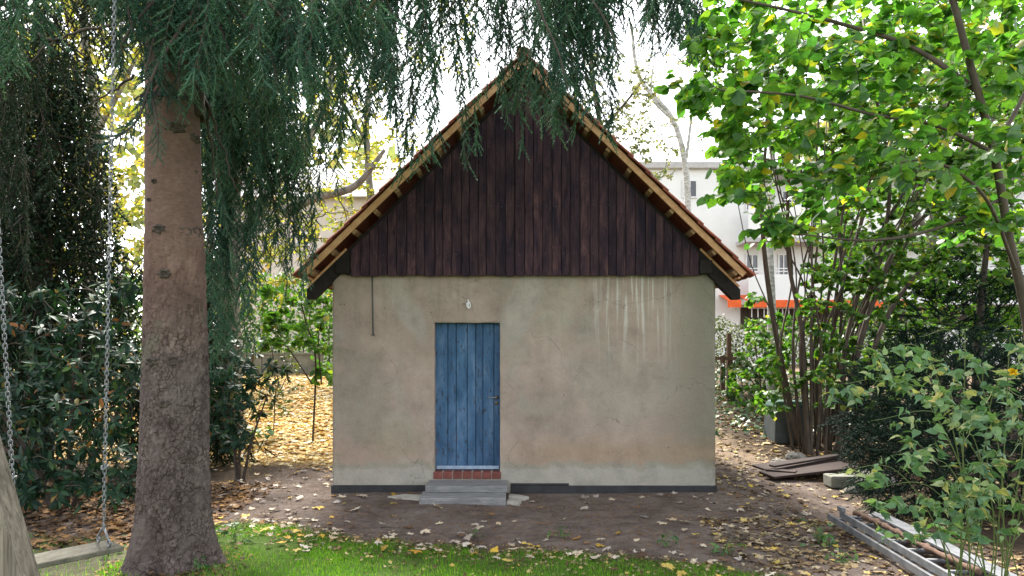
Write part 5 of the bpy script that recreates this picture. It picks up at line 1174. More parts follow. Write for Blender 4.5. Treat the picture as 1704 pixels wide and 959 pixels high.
bg_tree('birch_tree', 1283, 17.0, 9, 'white birch trunk standing in front of the balcony building', [[(1284, 520, 17), (1280, 400, 17), (1285, 250, 17), (1270, 60, 17), (1260, -80, 17)], [(1284, 260, 17), (1330, 150, 17), (1350, 20, 17)]],
        scatter([(1180, -60, 1400, 150, 16, 19, 90), (1220, 330, 1340, 440, 16.5, 18, 10)]), .10, M['lime'], M['birch_bark'], 7, (.12, .05))
bg_tree('pine_tree', 1010, 24.0, 12, 'airy grey green tree showing above the right roof slope', [[(1015, 400, 24), (1000, 220, 24), (985, 120, 24), (985, 0, 24)], [(1000, 220, 24), (1050, 160, 24), (1080, 120, 24)], [(1000, 240, 24), (960, 170, 24), (950, 80, 24)]],
        scatter([(950, 90, 1090, 260, 23, 25, 190), (1000, 190, 1130, 300, 23, 25, 90)]), .13, M['pale_crown'], M['hazel_bark'], 12, (.14, .05))

bg_tree('leafy_tree', 1560, 17.5, 9, 'dense green tree behind the hazel thicket at the right', [[(1560, 520, 17.5), (1550, 400, 17.5), (1570, 240, 17.5), (1560, 60, 17.5), (1550, -80, 17.5)], [(1552, 400, 17.5), (1480, 280, 17.2), (1430, 150, 17.2)], [(1560, 330, 17.5), (1640, 220, 17.2), (1700, 100, 17.2)], [(1555, 460, 17.5), (1450, 420, 17.0), (1400, 380, 17.0)]],
        scatter([(1370, 120, 1760, 420, 16, 19.5, 420), (1370, 380, 1760, 640, 15.5, 19, 330), (1380, -60, 1760, 140, 16, 19.5, 200)]), .17, M['hazel_far'], M['grey_bark'], 12, (.16, .06))

# ------------------------------------------------------------------ background buildings, hedge, fence
def window(parent, x0, x1, y, z0, z1, wall_t=.1):
    f = .07
    w = put('window', *hexa(boxv((x0, y + .04, z0), (x1, y + .06, z1))), M['glass'], parent)
    for lo, hi in (((x0 - .002, y - .02, z0), (x0 + f, y + .038, z1)), ((x1 - f, y - .02, z0), (x1 + .002, y + .038, z1)), ((x0 + f, y - .02, z1 - f), (x1 - f, y + .038, z1)), ((x0 + f, y - .02, z0), (x1 - f, y + .038, z0 + f)), (((x0 + x1) / 2 - .03, y - .018, z0 + f), ((x0 + x1) / 2 + .03, y + .036, z1 - f))):
        put_box('frame', lo, hi, M['frame'], w)
def build_white():
    Y = 34.0; X = lambda px: P(px, 0, Y)[0]; Z = lambda py: P(0, py, Y)[2]
    t = thing('apartment_building', (X(1350), Y + 4, gz(X(1350), Y)), 'white balcony apartment building with orange awnings beyond the hedge', 'building')
    put_box('wall', (X(1060), Y, 1.0), (X(1950), Y + 9, Z(282)), M['white_wall'], t)
    put_box('roof', (X(1060) - .3, Y - .3, Z(282) + .005), (X(1950) + .3, Y + 9.3, Z(272)), M['roof_grey'], t)
    # upper, middle balconies
    for z0, z1 in ((Z(455), Z(398)),):
        pass
    for fl, (zb, zt) in enumerate(((Z(500), Z(462)), (Z(398), Z(352)))):
        put_box('balcony', (X(1230), Y - 1.3, zb - .25), (X(1950), Y - .005, zb), M['white_wall'], t)
        put_box('parapet', (X(1230), Y - 1.36, zb - .3), (X(1950), Y - 1.305, zt), M['white_wall'], t)
        for dz in (.12, .26): put_box('rail', (X(1230), Y - 1.35, zt + dz), (X(1950), Y - 1.31, zt + dz + .045), M['frame'], t)
        put_box('soffit', (X(1225), Y - 1.4, zt + 1.55), (X(1950), Y - .01, zt + 1.75), M['roof_grey'], t)
    for a, b, zz0, zz1 in ((1240, 1262, Z(455), Z(423)), (1294, 1312, Z(470), Z(423)), (1400, 1440, Z(470), Z(423)), (1240, 1270, Z(352), Z(318)), (1300, 1318, Z(365), Z(318)), (1400, 1440, Z(365), Z(318)), (1135, 1160, Z(330), Z(300))):
        window(t, X(a), X(b), Y - .06, zz0, zz1)
    # ground floor: terrace openings and awnings
    put_box('terrace_opening', (X(1232), Y - .04, Z(548)), (X(1900), Y - .002, Z(512)), M['box_wood'], t)
    for a, b in ((1196, 1218), (1226, 1345), (1350, 1480)):
        n = max(3, int((b - a) / 5)); V, F = [], []; xa, xb = X(a), X(b)
        zt_, zm, yb = Z(503), Z(510), Y - 1.4
        V += [(xa, Y - .01, zt_ + .35), (xb, Y - .01, zt_ + .35), (xb, yb, zm + .2), (xa, yb, zm + .2), (xa, Y - .01, zt_ + .33), (xb, Y - .01, zt_ + .33), (xb, yb, zm + .18), (xa, yb, zm + .18)]; F += [(0, 3, 2, 1), (4, 5, 6, 7), (0, 4, 7, 3), (1, 2, 6, 5)]
        k = len(V)
        for i in range(n * 4 + 1):
            x = xa + (xb - xa) * i / (n * 4); d = .05 * abs(math.sin(i * math.pi / 4)); V += [(x, yb - .005, zm + .2), (x, yb - .005, zm - .12 - d)]
            if i: F.append((k + 2 * i - 2, k + 2 * i, k + 2 * i + 1, k + 2 * i - 1))
        put('awning', V, F, M['awning'], t)
    put_box('lamp_box', (X(1219.5), Y - .25, Z(513)), (X(1224.5), Y - .005, Z(502)), M['frame'], t)
    for i in range(9): x = X(1240 + i * 10); put_box('bar', (x, Y - .9, Z(530)), (x + .04, Y - .86, Z(516)), M['frame'], t)
    put_box('bar_rail', (X(1236), Y - .91, Z(516) + .002), (X(1330), Y - .85, Z(516) + .05), M['frame'], t)
build_white()
def build_cream():
    Y = 30.0; X = lambda px: P(px, 0, Y)[0]; Z = lambda py: P(0, py, Y)[2]
    t = thing('cream_house', (X(500), Y + 4, gz(X(500), Y)), 'pale cream house seen past the left eave behind the bushes', 'house')
    put_box('wall', (X(380), Y, 1.0), (X(780), Y + 8, Z(330)), M['cream_wall'], t)
    V = [(X(370), Y - .5, Z(331)), (X(790), Y - .5, Z(331)), (X(790), Y + 8.5, Z(331)), (X(370), Y + 8.5, Z(331)), (X(370), Y + 4, Z(240)), (X(790), Y + 4, Z(240))]
    put('roof', V, [(0, 1, 5, 4), (2, 3, 4, 5), (1, 2, 5), (3, 0, 4), (3, 2, 1, 0)], M['roof_grey'], t)
    for a, b, c, d in ((494, 516, 410, 388), (440, 462, 410, 380), (494, 516, 520, 480), (580, 602, 410, 380)): window(t, X(a), X(b), Y - .06, Z(c), Z(d))
build_cream()
def build_hedge():
    def hedge(name, x0, x1, y, z1, label, n, mat, leaf=.085):
        z0 = gz((x0 + x1) / 2, y); t = thing(name, ((x0 + x1) / 2, y, z0), label, 'hedge')
        T = []
        for i in range(int((x1 - x0) * 3)):
            x = x0 + (i + .5) / 3 * 1.0; zb = gz(x, y)
            for k in range(2): T.append(tube(catmull([(x, y, zb - .05), (x + rng.normal(0, .15), y + rng.normal(0, .15), (zb + z1) / 2), (x + rng.normal(0, .3), y + rng.normal(0, .25), z1 - .1)], 6), np.linspace(.015, .004, 6), 4, False))
        V, F = join(T); put('stems', V, F, M['twig'], t)['kind'] = 'stuff'
        p = np.stack([rng.uniform(x0, x1, n), y + rng.normal(0, .33, n).clip(-.6, .6), rng.uniform(z0 + .05, z1, n)], 1); p[:, 2] += .10 * np.sin(p[:, 0] * 2.3) + .08 * np.sin(p[:, 0] * 5.1)
        put_leaves(t, OVAL, p, unit(rng.normal(0, 1, (n, 3))), unit(rng.normal(0, .7, (n, 3)) + np.array((0, -.4, .8))), rng.uniform(.6, 1.3, n) * leaf, mat)
    hedge('hedge', 4.9, 12.5, 21.3, 2.85, 'clipped grey green hedge in front of the balcony building', 9000, M['hedge'])
    hedge('hedge', -13.5, -3.4, 22.5, 4.4, 'loose green hedge beyond the leaf bank behind the low wall', 11000, M['hazel_far'], .14)
build_hedge()
def build_left_wall():
    x0, x1, y = -11.0, -5.6, 20.2; z = gz(-8, y)
    t = thing('garden_wall', ((x0 + x1) / 2, y, z), 'low grey concrete garden wall beyond the yellow leaf bank', 'wall')
    for i in range(3): w = (x1 - x0) / 3; put_box('wall_panel', (x0 + i * w + .01, y, z - .2), (x0 + (i + 1) * w - .01, y + .14, z + .62), M['concrete'], t, .01)
    put_box('coping', (x0 - .02, y - .03, z + .622), (x1 + .02, y + .17, z + .69), M['concrete'], t, .01)
build_left_wall()
def build_fence():
    Y = 17.0
    t = thing('wooden_fence', (P(1212, 0, Y)[0], Y, gz(P(1212, 0, Y)[0], Y)), 'broken brown wooden fence posts by the house in front of the hedge', 'fence')
    for px, py in ((1200, 592), (1217, 588), (1214, 555)):
        x = P(px, 0, Y)[0]; put_box('post', (x - .05, Y - .05 + (px - 1210) * .012, gz(x, Y) - .1), (x + .05, Y + .05 + (px - 1210) * .012, P(0, py, Y)[2]), M['fence_wood'], t, .006)
    x = P(1195, 0, Y)[0]; put_box('rail', (x - .3, Y - .16, P(0, 596, Y)[2] - .05), (P(1222, 0, Y)[0], Y - .17 + .05, P(0, 596, Y)[2] + .03), M['fence_wood'], t, .005)
build_fence()
def build_ivy():
    n = 2600; x = rng.uniform(3.9, 8.0, n); y = rng.uniform(13.2, 20.5, n); keep = (rng.random(n) < smooth(3.6, 6.0, x + .25 * (y - 13))) ; x, y = x[keep], y[keep]; n = len(x)
    p = np.stack([x, y, ground_z(x, y) + rng.uniform(.02, .22, n)], 1)
    t = thing('ivy', (5.5, 17, gz(5.5, 17)), 'dark green ivy covering the bank beside the path', 'ivy'); t['kind'] = 'stuff'
    put_leaves(t, IVY, p, unit(rng.normal(0, 1, (n, 3)) * np.array((1, 1, .3)) + np.array((0, -.4, -.2))), unit(rng.normal(0, .4, (n, 3)) + np.array((0, -.4, 1))), rng.uniform(.07, .13, n), M['ivy'])
build_ivy()
# bushes on the right bank between path and hedge
bg_tree('bank_bush', 1265, 15.5, 3, 'yellow green bush on the bank between path and hedge', [[(1265, 640, 15.5), (1260, 600, 15.5), (1255, 560, 15.5)], [(1270, 640, 15.5), (1290, 590, 15.5), (1300, 550, 15.5)], [(1262, 650, 15.5), (1235, 610, 15.5), (1225, 580, 15.5)]],
        scatter([(1215, 560, 1320, 680, 14.8, 16.5, 90), (1235, 520, 1340, 580, 15, 17, 50)]), .10, M['hazel_far'], M['hazel_bark'], 9, (.02, .012), HAZEL, 'shrub', .005)
bg_tree('bank_bush', 1235, 16.8, 3, 'ivy-dark bush against the broken fence behind the house', [[(1235, 640, 16.8), (1232, 610, 16.8)], [(1238, 650, 16.8), (1255, 620, 16.8)], [(1230, 650, 16.8), (1212, 620, 16.8)]],
        scatter([(1195, 595, 1280, 680, 15.8, 17.4, 60)]), .10, M['ivy'], M['twig'], 10, (.015, .01), IVY, 'shrub', .004)

bg_tree('dark_shrub', 1570, 15.0, 4, 'dark leafy shrub filling the ground behind the hazel stems', [[(1570, 600, 15), (1560, 520, 15), (1550, 450, 15)], [(1575, 620, 15), (1640, 520, 15), (1680, 440, 15)], [(1565, 620, 15), (1480, 560, 14.8), (1430, 520, 14.8)]],
        scatter([(1400, 470, 1760, 700, 14.2, 16.5, 420), (1360, 600, 1460, 720, 14.0, 15.5, 90)]), .12, M['ivy'], M['twig'], 12, (.04, .02), OVAL, 'shrub', .006)
# far-off trees that close the view between the trunks
def build_far_wood():
    t = thing('distant_trees', (0, 50, gz(0, 50)), 'pale mass of far-off trees closing the view behind the gardens', 'trees'); t['kind'] = 'stuff'
    n = 15000; x = rng.uniform(-62, 62, n); y = rng.uniform(42, 58, n); top = np.interp(x, [-62, -26, -20, -12, -6, 0, 8, 14, 20, 28, 62], [26, 26, 23, 17, 12, 10, 9, 9, 14, 24, 26]) + 2.2 * np.sin(x * .35) + 1.6 * np.sin(x * .9 + 1) ; z = gz(0, 50) + rng.uniform(0, 1, n) ** .8 * np.maximum(2.5, top)
    put_leaves(t, DIAM, np.stack([x, y, z], 1), unit(rng.normal(0, 1, (n, 3))), unit(rng.normal(0, 1, (n, 3))), rng.uniform(.5, 1.3, n), M['pale_crown'])
build_far_wood()

# ------------------------------------------------------------------ things lying about on the right
def build_ladder():
    A, B = np.array((3.60, 7.30)), np.array((3.42, 4.9)); u = (B - A) / np.linalg.norm(B - A); w = np.array((-u[1], u[0])); z = .02
    t = thing('ladder', (A[0], A[1], gz(*A)), 'grey aluminium extension ladder lying on the ground by the kerria', 'ladder')
    def pt(a, b, zz): q = A + u * a + w * b; return (q[0], q[1], zz + gz(q[0], q[1]) * 0)
    def bar(name, a0, a1, b0, b1, z0, z1, mat=M['alu'], bev=.004):
        V8 = [pt(a0, b0, z0), pt(a1, b0, z0), pt(a1, b1, z0), pt(a0, b1, z0), pt(a0, b0, z1), pt(a1, b0, z1), pt(a1, b1, z1), pt(a0, b1, z1)]
        V, F = hexa(V8, bev); put(name, V, F, mat, t)
    for sec, (off, zz, wd) in enumerate(((0.0, z, .42), (.22, z + .075, .34))):
        for s in (-1, 1):
            bar('rail', off, 2.45, s * wd / 2 - .013, s * wd / 2 + .013, zz, zz + .068)
        for k in range(8):
            a = off + .14 + k * .29; q0 = pt(a, -wd / 2 + .012, zz + .034); q1 = pt(a, wd / 2 - .012, zz + .034); put_tube('rung', [q0, q1], .016, M['alu'], t, 8)
    bar('hook', .18, .30, -.19, -.15, z + .144, z + .19)
    t2 = thing('plank', pt(.45, .16, z + .15), 'flat grey metal plank lying along the ladder', 'plank')
    V8 = [pt(.42, .05, z + .146), pt(2.45, .10, z + .146), pt(2.45, .24, z + .146), pt(.42, .19, z + .146), pt(.42, .05, z + .172), pt(2.45, .10, z + .172), pt(2.45, .24, z + .172), pt(.42, .19, z + .172)]
    V, F = hexa(V8, .004); put('board', V, F, M['alu'], t2)
    l = catmull([pt(.38, -.10, z + .165), pt(.9, -.06, z + .172), pt(1.5, -.05, z + .17), (pt(2.3, .0, z + .17))], 60); l = l + np.stack([rng.normal(0, .006, 60), rng.normal(0, .006, 60), np.abs(rng.normal(0, .004, 60))], 1)
    o = put_tube('dead_branch', l, .024 + .006 * np.sin(np.arange(60) * .9) + rng.normal(0, .0025, 60), M['fence_wood'], None, 9, org=l[0]); tag(o, 'rough brown dead branch lying on the ladder rungs', 'branch')
    l = catmull([pt(.55, .36, .03), pt(1.5, .37, .035), pt(2.5, .36, .03)], 20); o = put_tube('pole', l, .022, M['grey_wood'], None, 10, org=l[0]); tag(o, 'thin grey wooden pole lying beside the ladder', 'pole')
build_ladder()
def build_pile():
    P1 = lambda px, py: P(px, py, 1136 * (CAMZ - .05) / (py - HOR))
    def panel(name, corners, z, h, label, tilt=(0, 0)):
        c = np.array(corners, float); V8 = [(x, y, z + tilt[0] * (x - c[0][0]) + tilt[1] * (y - c[0][1])) for x, y in c] + [(x, y, z + h + tilt[0] * (x - c[0][0]) + tilt[1] * (y - c[0][1])) for x, y in c]
        V, F = hexa(V8, .006); o = put(name, V, F, M['pile_wood'], None, False, org=(c[:, 0].mean(), c[:, 1].mean(), z)); tag(o, label, 'board', 'dark boards stacked below the hazel thicket'); return o
    x, y = 3.72, 9.45
    def rect(cx, cy, ln, wd, a):
        u = np.array((math.cos(a), math.sin(a))); w = np.array((-u[1], u[0])); c = np.array((cx, cy)); return [c - u * ln / 2 - w * wd / 2, c + u * ln / 2 - w * wd / 2, c + u * ln / 2 + w * wd / 2, c - u * ln / 2 + w * wd / 2]
    panel('dark_board', rect(4.35, 10.0, 1.35, .42, .18), .02, .035, 'broad dark board at the bottom of the stack below the hazel thicket', (.07, .05))
    panel('dark_board', rect(4.40, 10.45, 1.35, .40, .20), .045, .035, 'dark board lying behind the bottom board of the stack', (.08, .05))
    panel('dark_board', rect(4.45, 10.30, 1.30, .13, .34), .125, .03, 'narrow dark plank lying across the stacked boards', (.07, .04))
    panel('dark_board', rect(3.93, 9.97, .42, .13, -.62), .075, .028, 'short dark plank end on top of the stacked boards', (.02, .03))
    def rock(x, y, r, label, mat='rock', sq=(1, .8, .6)):
        bm = bmesh.new(); bmesh.ops.create_icosphere(bm, subdivisions=3, radius=1); sd = random.random() * 90
        for v in bm.verts:
            k = 1 + .35 * noise.noise(v.co * 1.2 + Vector((sd, 0, 0))) + .12 * noise.noise(v.co * 4 + Vector((sd, 0, 0))); v.co = Vector((v.co.x * sq[0], v.co.y * sq[1], v.co.z * sq[2])) * k * r
        bm.verts.index_update(); V = np.array([v.co[:] for v in bm.verts]) + np.array((x, y, gz(x, y) + r * sq[2] * .55)); F = [[v.index for v in f.verts] for f in bm.faces]; bm.free()
        o = put('rock', V, F, M[mat], None, False, org=(x, y, gz(x, y))); tag(o, label, 'rock')
    rock(4.72, 11.35, .14, 'grey rounded rock at the foot of the hazel stems', sq=(1.2, .8, .7)); rock(4.35, 11.1, .12, 'flat grey rock between the path and hazel stems', sq=(1.5, .9, .5)); rock(4.9, 9.2, .22, 'large dark rock below the stacked boards', sq=(1.3, .8, .8)); rock(4.48, 9.0, .10, 'small dark rock beside the large one under the boards')
    V, F = hexa(boxv((4.35, 9.28, -.03), (4.82, 9.55, .13)), .02, 2); o = put('stone_block', V + rng.normal(0, .004, V.shape), F, M['concrete'], None, False, org=(4.6, 9.4, -.03)); tag(o, 'mossy grey concrete block under the stacked dark boards', 'block')
build_pile()
def build_bin():
    x, y = P(1306, 0, 13.2)[0], 13.2; z = gz(x, y)
    t = thing('compost_bin', (x, y, z), 'grey and green plastic compost bin behind the hazel stems', 'bin')
    def fr(w0, w1, z0, z1): return [(x - w0, y - w0, z0), (x + w0, y - w0, z0), (x + w0, y + w0, z0), (x - w0, y + w0, z0), (x - w1, y - w1, z1), (x + w1, y - w1, z1), (x + w1, y + w1, z1), (x - w1, y + w1, z1)]
    V, F = hexa(fr(.32, .28, z - .05, z + .62), .02, 2); put('body', V, F, M['plastic_grey'], t)
    V, F = hexa(fr(.30, .24, z + .622, z + .74), .03, 2); put('lid', V, F, M['plastic_green'], t)
    for dz in (.15, .35): V, F = hexa(boxv((x - .24, y - .322 + dz * .06, z + dz), (x + .24, y - .30 + dz * .06, z + dz + .05)), .008); put('rib', V, F, M['plastic_grey'], t)
    put_box('scrap_board', (x - .95, y - .5, z - .02), (x - .35, y - .35, z + .10), M['plastic_grey'], None, .01) if False else None
build_bin()

# ------------------------------------------------------------------ grass, litter, fallen leaves, seedlings
def build_grass():
    n = 120000; x = rng.uniform(-6.5, 2.6, n); y = 4.6 + (rng.uniform(0, 1, n)) * 3.4
    nz = np.array([noise.noise(Vector((a * 3, b * 3, 9))) for a, b in zip(x, y)]); n2 = np.array([noise.noise(Vector((a * 1.6, b * 1.6, 19))) for a, b in zip(x, y)])
    e = lawn_edge(x); d = e - y - nz * .18
    keep = (rng.random(n) < smooth(-.08, .22, d) * (.62 + 1.1 * n2)) & (np.hypot(x - TX, y - TY) > .36) & ((x > -3.35) | (rng.random(n) < .16))
    x, y, d = x[keep], y[keep], d[keep]; n = len(x)
    h = rng.uniform(.025, .062, n) * (.65 + .5 * smooth(0, .4, d)); az = rng.uniform(0, 6.28, n); wv = .0017; lean = rng.uniform(.2, 1.0, n)
    b = np.stack([x, y, ground_z(x, y) - .004], 1); s = np.stack([np.cos(az), np.sin(az), 0 * az], 1); w = np.stack([-np.sin(az), np.cos(az), 0 * az], 1) * wv
    up = np.array((0, 0, 1.)); m = b + s * (h * lean * .3)[:, None] + up * (h * .6)[:, None]; tip = b + s * (h * lean)[:, None] + up * (h * (1.05 - .4 * lean))[:, None]
    V = np.stack([b - w, b + w, m + w * .8, m - w * .8, tip], 1).reshape(-1, 3); k = (np.arange(n) * 5)[:, None]
    F = (np.array([[0, 1, 2], [0, 2, 3], [3, 2, 4]])[None] + k[:, :, None]).reshape(-1, 3)
    o = put('lawn_grass', V, F, M['grass'], None); tag(o, 'short green lawn grass along the edge of the bare soil', 'grass', kind='stuff')
build_grass()
def build_sticks():
    n = 2600; x = rng.uniform(-4.2, 4.2, n); y = rng.uniform(5.6, 10.6, n); keep = (y > lawn_edge(x) - .15) & ~((np.abs(x - .158) < 2.6) & (y > 8.88)); x, y = x[keep], y[keep]; n = len(x)
    az = rng.uniform(0, 6.28, n); ln = rng.uniform(.015, .05, n) * np.where(rng.random(n) < .08, 3, 1); r = rng.uniform(.0008, .002, n) * np.where(ln > .06, 1.8, 1); d = np.stack([np.cos(az), np.sin(az), rng.normal(0, .12, n)], 1); c = np.stack([x, y, ground_z(x, y) + .006], 1)
    w = np.stack([-np.sin(az), np.cos(az), 0 * az], 1) * r[:, None]; u = np.array((0, 0, 1.)) * (r * 1.4)[:, None]; a, b = c - d * ln[:, None], c + d * ln[:, None]
    V = np.stack([a - w, a + w, a + u, b - w, b + w, b + u], 1).reshape(-1, 3); F = (np.array([[0, 1, 4, 3], [1, 2, 5, 4], [2, 0, 3, 5]])[None] + (np.arange(n) * 6)[:, None, None]).reshape(-1, 4)
    tag(put('ground_sticks', V, F, M['fallen_brown'], None), 'thin dry twigs and straws strewn over the bare soil', 'twigs', kind='stuff')
build_sticks()
def flat_leaves(name, x, y, size, mat, label, templates=MAPLE_S, lift=.004, tilt=.18, pile=0.0):
    n = len(x); z = ground_z(x, y) + lift + rng.uniform(0, 1, n) * pile
    az = rng.uniform(0, 6.28, n); ax = np.stack([np.cos(az), np.sin(az), rng.normal(0, tilt * .6, n)], 1); nr = np.stack([rng.normal(0, tilt, n), rng.normal(0, tilt, n), np.where(rng.random(n) < .7, 1., -1.)], 1)
    V, F = stamp(templates, rng.integers(0, len(templates), n), np.stack([x, y, z], 1), ax, nr, size)
    o = put(name, V, F, mat, None); tag(o, label, 'leaves', kind='stuff')
def build_litter():
    n = 11500; x = rng.uniform(-9.5, -2.3, n); y = 10.4 + rng.uniform(0, 1, n) ** .9 * 10.5
    keep = (rng.random(n) < smooth(10.3, 11.6, y + .5 * np.sin(x * 2))) ; x, y = x[keep], y[keep]
    flat_leaves('yellow_leaf_litter', x, y, rng.uniform(.06, .125, len(x)), M['litter'], 'thick yellow leaf litter covering the bank left of the house', pile=.03)
    n = 5200; x = rng.uniform(2.75, 7.0, n); y = 7.0 + rng.uniform(0, 1, n) * 11
    keep = rng.random(n) < .35 + .5 * smooth(8.5, 11, y); x, y = x[keep], y[keep]
    flat_leaves('path_leaf_litter', x, y, rng.uniform(.045, .10, len(x)), M['litter_dull'], 'dull brown and yellow leaf litter on the path right of the house', pile=.012)
    n = 3600; x = rng.uniform(-7.2, -3.2, n); y = rng.uniform(6.2, 9.6, n); flat_leaves('brown_leaf_litter', x, y, rng.uniform(.05, .11, n), M['fallen_brown'], 'brown leaf litter below the rhododendron', OVAL + MAPLE_S, pile=.02)
    n = 420; a = rng.uniform(0, 6.28, n); r = rng.uniform(.3, .62, n); flat_leaves('trunk_leaf_litter', TX + r * np.cos(a), TY + r * np.sin(a), rng.uniform(.015, .05, n), M['fallen_brown'], 'brown leaf scraps and bark flakes round the spruce roots', OVAL + MAPLE_S, pile=.02)
    n = 1500; x = rng.uniform(2.0, 4.6, n); y = rng.uniform(5.2, 7.6, n); keep = y > lawn_edge(x) + .1; x, y = x[keep], y[keep]; flat_leaves('ladder_leaf_litter', x, y, rng.uniform(.035, .09, len(x)), M['litter_dull'], 'brown and cream leaf litter around the ladder', OVAL + MAPLE_S, pile=.012)
    n = 2000; x = rng.uniform(-3.4, 2.5, n); y = lawn_edge(x) - np.abs(rng.normal(0, .45, n)) + .08; keep = np.hypot(x - TX, y - TY) > .5; x, y = x[keep], y[keep]
    flat_leaves('lawn_leaf_litter', x, y, rng.uniform(.012, .045, len(x)), M['litter_dull'], 'small dry leaf scraps lying in the lawn grass', OVAL + MAPLE_S, lift=.022, tilt=.4)
    # crumbs of soil, needles and twigs on the bare yard
    n = 16000; x = rng.uniform(-4.2, 4.0, n); y = rng.uniform(5.6, 10.8, n); keep = (y > lawn_edge(x) - .1) & ~((np.abs(x - .158) < 2.6) & (y > 8.9)); x, y = x[keep], y[keep]; n = len(x)
    flat_leaves('soil_crumbs', x, y, rng.uniform(.006, .03, n), M['fallen_brown'], 'tiny crumbs of bark and leaf scattered over the bare soil', DIAM, .003, .3)
build_litter()
def build_fallen():
    meshes = {}
    for mk in ('fallen_pale', 'fallen_yellow', 'fallen_brown'):
        for k, (V, F) in enumerate(MAPLE):
            me = mesh_np('fallen_leaf', V, F); me.materials.append(M[mk]); meshes[mk, k] = me
    lab = {('fallen_pale', 0): 'pale cream fallen maple leaf lying on the bare soil', ('fallen_pale', 1): 'pale cream fallen maple leaf lying on the lawn grass', ('fallen_yellow', 0): 'yellow fallen maple leaf lying on the bare soil',
           ('fallen_yellow', 1): 'yellow fallen maple leaf lying on the lawn grass', ('fallen_brown', 0): 'brown fallen maple leaf lying on the bare soil', ('fallen_brown', 1): 'brown fallen maple leaf lying on the lawn grass'}
    done = 0; pts = []
    while done < 300:
        r = random.random()
        if r < .30: x, y = random.uniform(-4.0, -2.2), random.uniform(7.3, 10.9)
        elif r < .52: x = random.uniform(-2.4, 2.3); y = float(lawn_edge(x)) + random.uniform(-.5, .35)
        elif r < .70: x, y = random.uniform(-2.5, 2.6), random.uniform(6.3, 8.6)
        elif r < .80: x, y = random.uniform(-3.2, -1.8), random.uniform(6.2, 7.5)
        elif r < .86: x, y = random.uniform(-2.4, 2.7), random.uniform(8.55, 8.84)
        else: x, y = random.uniform(2.0, 3.6), random.uniform(5.8, 10.5)
        if math.hypot(x - TX, y - TY) < .55 or (abs(x - .158) < 2.62 and y > 8.85) or (-1.25 < x < .1 and y > 8.15): continue
        if any((x - a) ** 2 + (y - b) ** 2 < .006 for a, b in pts): continue
        pts.append((x, y)); on = int(y < float(lawn_edge(x)) - .02)
        q = random.random(); mk = 'fallen_pale' if q < (.38 if on else .72) else 'fallen_yellow' if q < (.80 if on else .88) else 'fallen_brown'
        o = link(bpy.data.objects.new('fallen_leaf', meshes[mk, random.randrange(8)])); s = random.choice((random.uniform(.05, .075), random.uniform(.07, .105)))
        flip = random.random() < .4
        o.location = (x, y, gz(x, y) + (.028 if on else .008) + (.35 * s if flip else 0)); o.scale = (s, s, s)
        o.rotation_euler = (random.gauss(0, .16) + (math.pi if flip else 0), random.gauss(0, .16), random.uniform(0, 6.28))
        
        if on: zone = 'in the lawn beside the spruce roots' if x < -1.7 else 'in the lawn edge facing the blue door' if x < .3 else 'in the lawn edge facing the bare wall'
        elif x < -2.45: zone = 'on the soil beside the yellow leaf bank' if y > 8.8 else 'on the soil behind the spruce trunk'
        elif x > 2.6: zone = 'on the soil beside the ladder' if y < 7.6 else 'on the soil path by the right house corner'
        elif y > 7.6: zone = 'on soil near the door steps' if x < .4 else 'on the soil below the stained right wall'
        else: zone = 'on the soil along the lawn facing the door' if x < .3 else 'on the soil along the lawn facing the wall'
        look = {'fallen_pale': 'pale cream', 'fallen_yellow': 'yellow', 'fallen_brown': 'brown'}[mk]
        tag(o, look + (' upturned' if flip else '') + (' small' if s < .073 else ' large') + ' maple leaf ' + zone, 'leaf', 'fallen maple leaves ' + zone); done += 1
build_fallen()
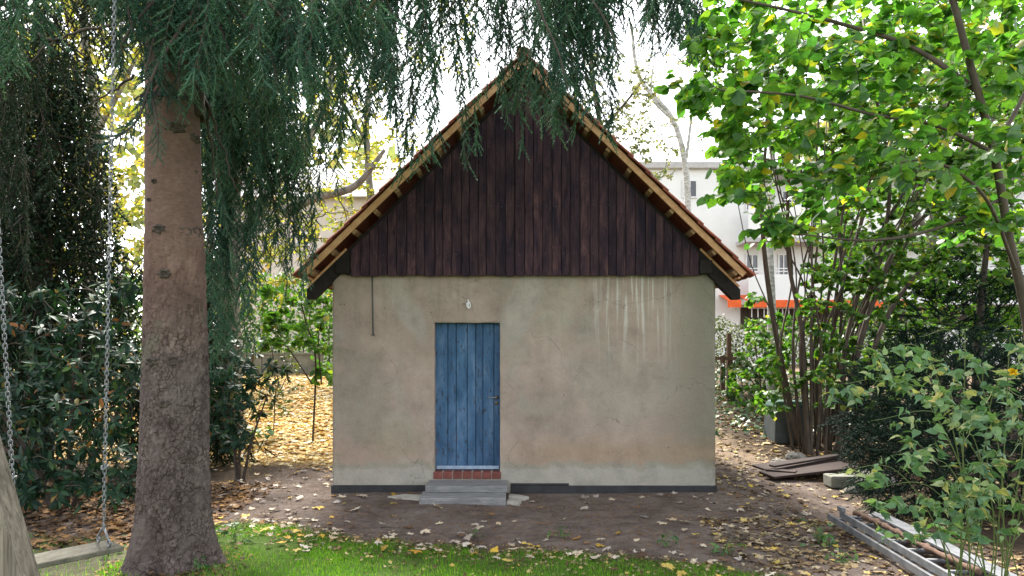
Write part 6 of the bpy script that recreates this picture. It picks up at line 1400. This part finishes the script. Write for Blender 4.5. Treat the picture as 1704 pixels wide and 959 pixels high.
def build_loose_sticks():
    for px, py, ln, az, r, lb in ((650, 880, .20, .15, .012, 'short dark stick lying on the soil left of the steps'), (1235, 905, .25, -.4, .008, 'thin curved twig lying on the soil near the upright seedling'), (470, 850, .3, .7, .007, 'thin grey twig lying on the soil between spruce and house corner')):
        Y = F_PX * (CAMZ - GZ0) / (py - HOR); x = P(px, py, Y)[0]; z = gz(x, Y) + r * .9; d = np.array((math.cos(az), math.sin(az), 0))
        l = np.array([np.array((x, Y, z)) + d * (t - .5) * ln + np.array((0, 0, .006)) * math.sin(t * 7) + np.array((-d[1], d[0], 0)) * .02 * math.sin(t * 4) for t in np.linspace(0, 1, 10)])
        tag(put_tube('stick', l, np.linspace(r, r * .6, 10), M['limb'], None, 7, org=(x, Y, gz(x, Y))), lb, 'stick')
build_loose_sticks()
def build_seedlings():
    specs = [(790, 893, .07, 'tiny green seedling on the soil in front of the steps'), (935, 895, .10, 'small green seedling growing at the middle of the bare soil'), (1108, 910, .13, 'low green seedling near the lawn edge in front of the right wall'), (1213, 922, .17, 'upright green seedling between lawn edge and ladder'), (1365, 905, .19, 'bushy blue green herb beside the ladder'), (1400, 935, .12, 'low herb at the end of the ladder rails'),
             (392, 905, .20, 'bushy green weed at the foot of the spruce trunk'), (1560, 925, .26, 'broad leaved green sapling poking through the ladder'), (420, 700, .32, 'small green sapling on the yellow leaf bank'), (180, 930, .14, 'green weeds below the swing seat'), (330, 955, .12, 'ground ivy against the spruce roots')]
    for px, py, h, lb in specs:
        Y = F_PX * (CAMZ - GZ0) / (py - HOR) if py > 760 else 12.8
        x = P(px, py, Y)[0]; z = gz(x, Y); base = (x, Y, z); n = 5
        limbs = [[(x, Y, z - .01), (x + rng.normal(0, .15) * h, Y + rng.normal(0, .15) * h, z + h * .5), (x + rng.normal(0, .5) * h, Y + rng.normal(0, .5) * h, z + h)] for _ in range(n)]
        T = np.array([(x, Y, z + h * .5)] * 14) + rng.normal(0, 1, (14, 3)) * np.array((.5, .5, .25)) * h; T[:, 2] = np.maximum(T[:, 2], z + .02)
        leafy('seedling', base, lb, 'seedling', limbs, [(.003, .0012)] * n, T, KERRIA if h < .25 else HAZEL, h * .36, M['herb'], M['stem_green'], 3, droop=.2, flat=.85, twig_r=.0015, twig_mat=M['stem_green'])
build_seedlings()
